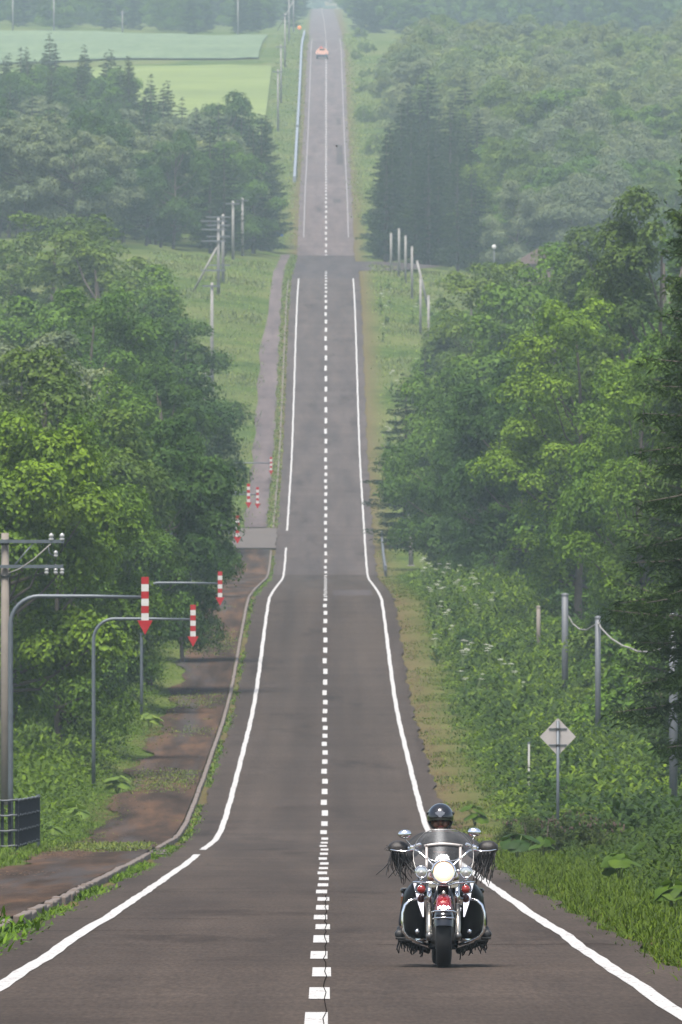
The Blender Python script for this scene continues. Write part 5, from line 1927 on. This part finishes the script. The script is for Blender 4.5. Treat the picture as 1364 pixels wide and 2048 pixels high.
fr_ = random.Random(23)
for sx in (-1, 1):
    roots = [(sx * fr_.uniform(0.34, 0.50), 0.60 + fr_.uniform(-0.02, 0.03), 1.10 + fr_.uniform(-0.02, 0.01)) for _ in range(44)]
    fringe_mesh(fr_, roots, 0.14, 0.34, blow=(-sx * 0.22, 0)).build('lever_fringe', 'black_leather', bike)
    roots = [(sx * fr_.uniform(0.45, 0.50), 0.62, 1.10 + fr_.uniform(-0.02, 0.03)) for _ in range(5)]
    m = MB()
    for q in roots:
        e = fr_.uniform(0.03, 0.08)
        m.tube([q, (q[0] + sx * e * 0.6, q[1], q[2] + 0.02), (q[0] + sx * e, q[1], q[2] + fr_.uniform(-0.03, 0.04))], [0.004, 0.0035, 0.002], 5)
    m.build('lever_fringe', 'black_leather', bike)
    roots = [(sx * fr_.uniform(0.16, 0.43), 0.68 + fr_.uniform(-0.03, 0.1), 0.245) for _ in range(34)]
    roots = [(x, y, 0.245 - 0.30 * max(0, 0.34 - abs(x))) for x, y, z in roots]
    fringe_mesh(fr_, roots, 0.05, 0.13, 0.005).build('board_fringe', 'black_leather', bike)

# ------------------------------------------------------------------ rider
def skin_mesh(name, V, E, Rd, root=0, sub=2):
    me = bpy.data.meshes.new(name + '_sk')
    me.from_pydata(V, E, [])
    o = bpy.data.objects.new(name + '_sk', me)
    COL.objects.link(o)
    md = o.modifiers.new('skin', 'SKIN')
    md.use_smooth_shade = True
    if not me.skin_vertices:
        bpy.context.view_layer.objects.active = o
    sv = me.skin_vertices[0].data
    for i, r in enumerate(Rd):
        sv[i].radius = (r, r) if not hasattr(r, '__len__') else r
        sv[i].use_root = (i == root)
    ss = o.modifiers.new('sub', 'SUBSURF')
    ss.levels = ss.render_levels = sub
    dg = bpy.context.evaluated_depsgraph_get()
    dg.update()
    res = bpy.data.meshes.new_from_object(o.evaluated_get(dg))
    res.name = name
    res.polygons.foreach_set('use_smooth', [True] * len(res.polygons))
    bpy.data.objects.remove(o)
    return res


RX = -0.02
V = [(0, 1.38, 0.84), (0, 1.34, 0.98), (0, 1.28, 1.12), (0, 1.25, 1.20), (RX * .5, 1.23, 1.28), (RX, 1.21, 1.35), (RX, 1.205, 1.42), (RX, 1.215, 1.49)]
E = [(i, i + 1) for i in range(7)]
Rd = [(0.155, 0.12), (0.15, 0.115), (0.165, 0.12), (0.14, 0.10), (0.055, 0.06), (0.068, 0.075), (0.076, 0.09), (0.062, 0.075)]
for sx in (-1, 1):
    b = len(V)
    V += [(sx * 0.185, 1.26, 1.205), (sx * 0.315, 1.12, 1.09), (sx * 0.405, 0.97, 1.0), (sx * 0.42, 0.82, 1.09), (sx * 0.41, 0.70, 1.135), (sx * 0.41, 0.655, 1.145)]
    E += [(3, b), (b, b + 1), (b + 1, b + 2), (b + 2, b + 3), (b + 3, b + 4), (b + 4, b + 5)]
    Rd += [0.068, 0.056, 0.047, 0.042, 0.032, 0.030]
    b = len(V)
    V += [(sx * 0.11, 1.34, 0.80), (sx * 0.23, 1.05, 0.74), (sx * 0.31, 0.84, 0.66), (sx * 0.355, 0.84, 0.46), (sx * 0.385, 0.86, 0.33), (sx * 0.395, 0.76, 0.305), (sx * 0.40, 0.66, 0.30)]
    E += [(0, b)] + [(b + i, b + i + 1) for i in range(6)]
    Rd += [0.095, 0.085, 0.066, 0.056, 0.040, 0.036, 0.03]
me = skin_mesh('person', V, E, Rd)
me.materials.append(MATS['skin'])
rider = link('person', me, None, None, label='rider in black helmet and dark fringed leathers gripping the motorcycle handlebars', cat='person')
rider.location = bike.location
rider.rotation_euler = bike.rotation_euler
# jacket over torso and arms
V = [(0, 1.38, 0.80), (0, 1.34, 0.98), (0, 1.28, 1.12), (0, 1.25, 1.205), (RX * .5, 1.235, 1.262)]
E = [(i, i + 1) for i in range(4)]
Rd = [(0.175, 0.14), (0.17, 0.135), (0.185, 0.14), (0.16, 0.115), (0.075, 0.08)]
for sx in (-1, 1):
    b = len(V)
    V += [(sx * 0.19, 1.26, 1.21), (sx * 0.315, 1.12, 1.095), (sx * 0.405, 0.97, 1.005), (sx * 0.42, 0.82, 1.09), (sx * 0.41, 0.735, 1.125)]
    E += [(3, b), (b, b + 1), (b + 1, b + 2), (b + 2, b + 3), (b + 3, b + 4)]
    Rd += [0.088, 0.086, 0.080, 0.070, 0.058]
me = skin_mesh('jacket', V, E, Rd)
link('jacket', me, 'jacket', rider)
V, E, Rd = [(0, 1.38, 0.80)], [], [(0.17, 0.13)]
for sx in (-1, 1):
    b = len(V)
    V += [(sx * 0.11, 1.34, 0.80), (sx * 0.23, 1.05, 0.74), (sx * 0.31, 0.84, 0.66), (sx * 0.355, 0.84, 0.46), (sx * 0.385, 0.86, 0.36)]
    E += [(0, b)] + [(b + i, b + i + 1) for i in range(4)]
    Rd += [0.108, 0.097, 0.079, 0.068, 0.055]
me = skin_mesh('trousers', V, E, Rd)
link('trousers', me, 'denim', rider)
for sx in (-1, 1):
    V = [(sx * 0.385, 0.875, 0.40), (sx * 0.388, 0.87, 0.325), (sx * 0.395, 0.77, 0.315), (sx * 0.415, 0.66, 0.312), (sx * 0.425, 0.61, 0.310)]
    me = skin_mesh('boot', V, [(0, 1), (1, 2), (2, 3), (3, 4)], [0.062, 0.055, 0.050, 0.052, 0.040])
    bt = link('boot', me, 'black_leather', rider)
    MB().box((sx * 0.405, 0.74, 0.274), (0.095, 0.31, 0.022), bev=0.008).build('sole', 'black_rubber', bt)
    # gloved hand closed round the grip
    y0, z0 = 0.645, 1.128
    V = [(sx * 0.41, 0.745, 1.128), (sx * 0.41, 0.70, 1.150), (sx * 0.41, 0.66, 1.165)]
    E = [(0, 1), (1, 2)]
    Rd = [0.046, (0.050, 0.034), (0.055, 0.028)]
    for k in range(4):
        fx = sx * (0.372 + 0.026 * k)
        ln = [0.9, 1.0, 0.96, 0.8][k]
        b = len(V)
        V += [(fx, 0.632, 1.166), (fx, 0.605, 1.150), (fx, 0.600, 1.150 - 0.030 * ln), (fx, 0.618, 1.150 - 0.052 * ln)]
        E += [(2, b), (b, b + 1), (b + 1, b + 2), (b + 2, b + 3)]
        Rd += [0.0125, 0.0125, 0.012, 0.010]
    b = len(V)
    V += [(sx * 0.355, 0.665, 1.135), (sx * 0.345, 0.635, 1.112), (sx * 0.352, 0.61, 1.105)]
    E += [(1, b), (b, b + 1), (b + 1, b + 2)]
    Rd += [0.016, 0.0135, 0.011]
    me = skin_mesh('glove', V, E, Rd, 1)
    link('glove', me, 'brown_leather', rider)
    # stiff leather cover bowed over the back of the hand
    P = []
    for i in range(9):
        a = math.radians(-50 + 170 * i / 8)
        P.append([(sx * (0.33 + 0.19 * u), 0.665 - (0.092 - 0.05 * abs(2 * u - 1) ** 3) * math.cos(a), 1.128 + (0.074 - 0.045 * abs(2 * u - 1.0) ** 2.5) * math.sin(a)) for u in np.linspace(0, 1, 10)])
    MB().grid(P).build('hand_cover', 'brown_leather', rider).modifiers.new('t', 'SOLIDIFY').thickness = 0.005

# head: face details, helmet, goggles
HX, HY, HZ = RX, 1.215, 1.43
for nm, c, r_ in (('nose', (HX, HY - 0.094, HZ - 0.062), (0.017, 0.022, 0.026)), ('ear', (HX - 0.078, HY + 0.01, HZ - 0.06), (0.012, 0.02, 0.03)),
                  ('ear', (HX + 0.078, HY + 0.01, HZ - 0.06), (0.012, 0.02, 0.03)), ('chin', (HX, HY - 0.075, HZ - 0.118), (0.035, 0.022, 0.02)),
                  ('cheek', (HX - 0.04, HY - 0.072, HZ - 0.075), (0.026, 0.02, 0.03)), ('cheek', (HX + 0.04, HY - 0.072, HZ - 0.075), (0.026, 0.02, 0.03))):
    MB().ball(c, r_, 10, 8).build(nm, 'skin', rider)
MB().ball((HX, HY - 0.094, HZ - 0.098), (0.026, 0.008, 0.006), 10, 6).build('mouth', 'roof_load', rider)
hp = []
for i in range(15):
    th = math.radians(8 + 118 * i / 14)
    r_ = []
    for k in range(29):
        ph = 2 * math.pi * k / 28
        cut = 1.0
        t2 = th
        front = max(0.0, -math.sin(ph))
        t2 = th * (1 - 0.26 * front ** 0.7 * (i / 14))
        fl = 1 + 0.03 * (i / 14) ** 3
        r_.append((HX + 0.124 * math.sin(t2) * math.cos(ph) * fl, HY + 0.005 + 0.142 * math.sin(t2) * math.sin(ph) * fl, HZ - 0.005 + 0.128 * math.cos(t2)))
    hp.append(r_)
hm = MB().grid(hp).lathe([(0, 0.1285), (0.019, 0.1268)], (HX, HY + 0.005, HZ - 0.005), (0, 0, 1), 28).build('helmet', 'black_gloss', rider)
hm.modifiers.new('t', 'SOLIDIFY').thickness = 0.012
MB().prism([(-0.05, 0.014), (-0.032, 0.018), (-0.03, 0.028), (-0.012, 0.026), (-0.004, 0.040), (0.004, 0.028), (0.026, 0.030), (0.03, 0.018), (0.046, 0.016), (0.040, -0.004), (0.02, -0.018), (0.010, -0.032), (-0.012, -0.030),
            (-0.022, -0.014), (-0.042, -0.004)], 0.006, (HX - 0.004, HY - 0.139, HZ + 0.022), (1, 0, 0), (0, 0.18, 0.98)).build('helmet_emblem', 'silver_print', hm)
gg = MB()
for u in np.linspace(-1, 1, 15):
    pass
P = [[(HX + 0.116 * math.sin(a), HY + 0.005 - 0.137 * math.cos(a), HZ + z) for a in np.linspace(-1.25, 1.25, 15)] for z in (-0.048, -0.035, -0.015, -0.004)]
MB().grid(P).build('goggles', 'black_gloss', hm).modifiers.new('t', 'SOLIDIFY').thickness = 0.008
for sx in (-1, 1):
    MB().ball((HX + sx * 0.125, HY - 0.01, HZ + 0.028), (0.010, 0.018, 0.018), 10, 6).build('strap_stud', 'black_gloss', hm)
    MB().tube([(HX + sx * 0.115, HY - 0.02, HZ - 0.05), (HX + sx * 0.085, HY - 0.045, HZ - 0.10), (HX + sx * 0.03, HY - 0.06, HZ - 0.135)], 0.010, 8).build('chin_strap', 'black_leather', hm)

# ------------------------------------------------------------------ the air
def haze():
    x0, x1, y0, y1 = -1410, 1410, -160, 5260
    z0, z1 = float(gz.min()) - 1.0, float(gz.max()) + 25.0
    b = MB().box(((x0 + x1) / 2, (y0 + y1) / 2, (z0 + z1) / 2), (x1 - x0, y1 - y0, z1 - z0)).mesh('haze')
    m, nt, out = new_mat('haze_air')
    v = nt.nodes.new('ShaderNodeVolumePrincipled')
    v.inputs['Color'].default_value = (0.71, 0.88, 1.0, 1)
    v.inputs['Density'].default_value = HAZE
    v.inputs['Anisotropy'].default_value = 0.0
    nt.links.new(v.outputs[0], out.inputs['Volume'])
    link('haze', b, m, kind='stuff', label='pale summer haze lying over the whole valley', cat='haze')


HAZE = 1.35e-4
haze()
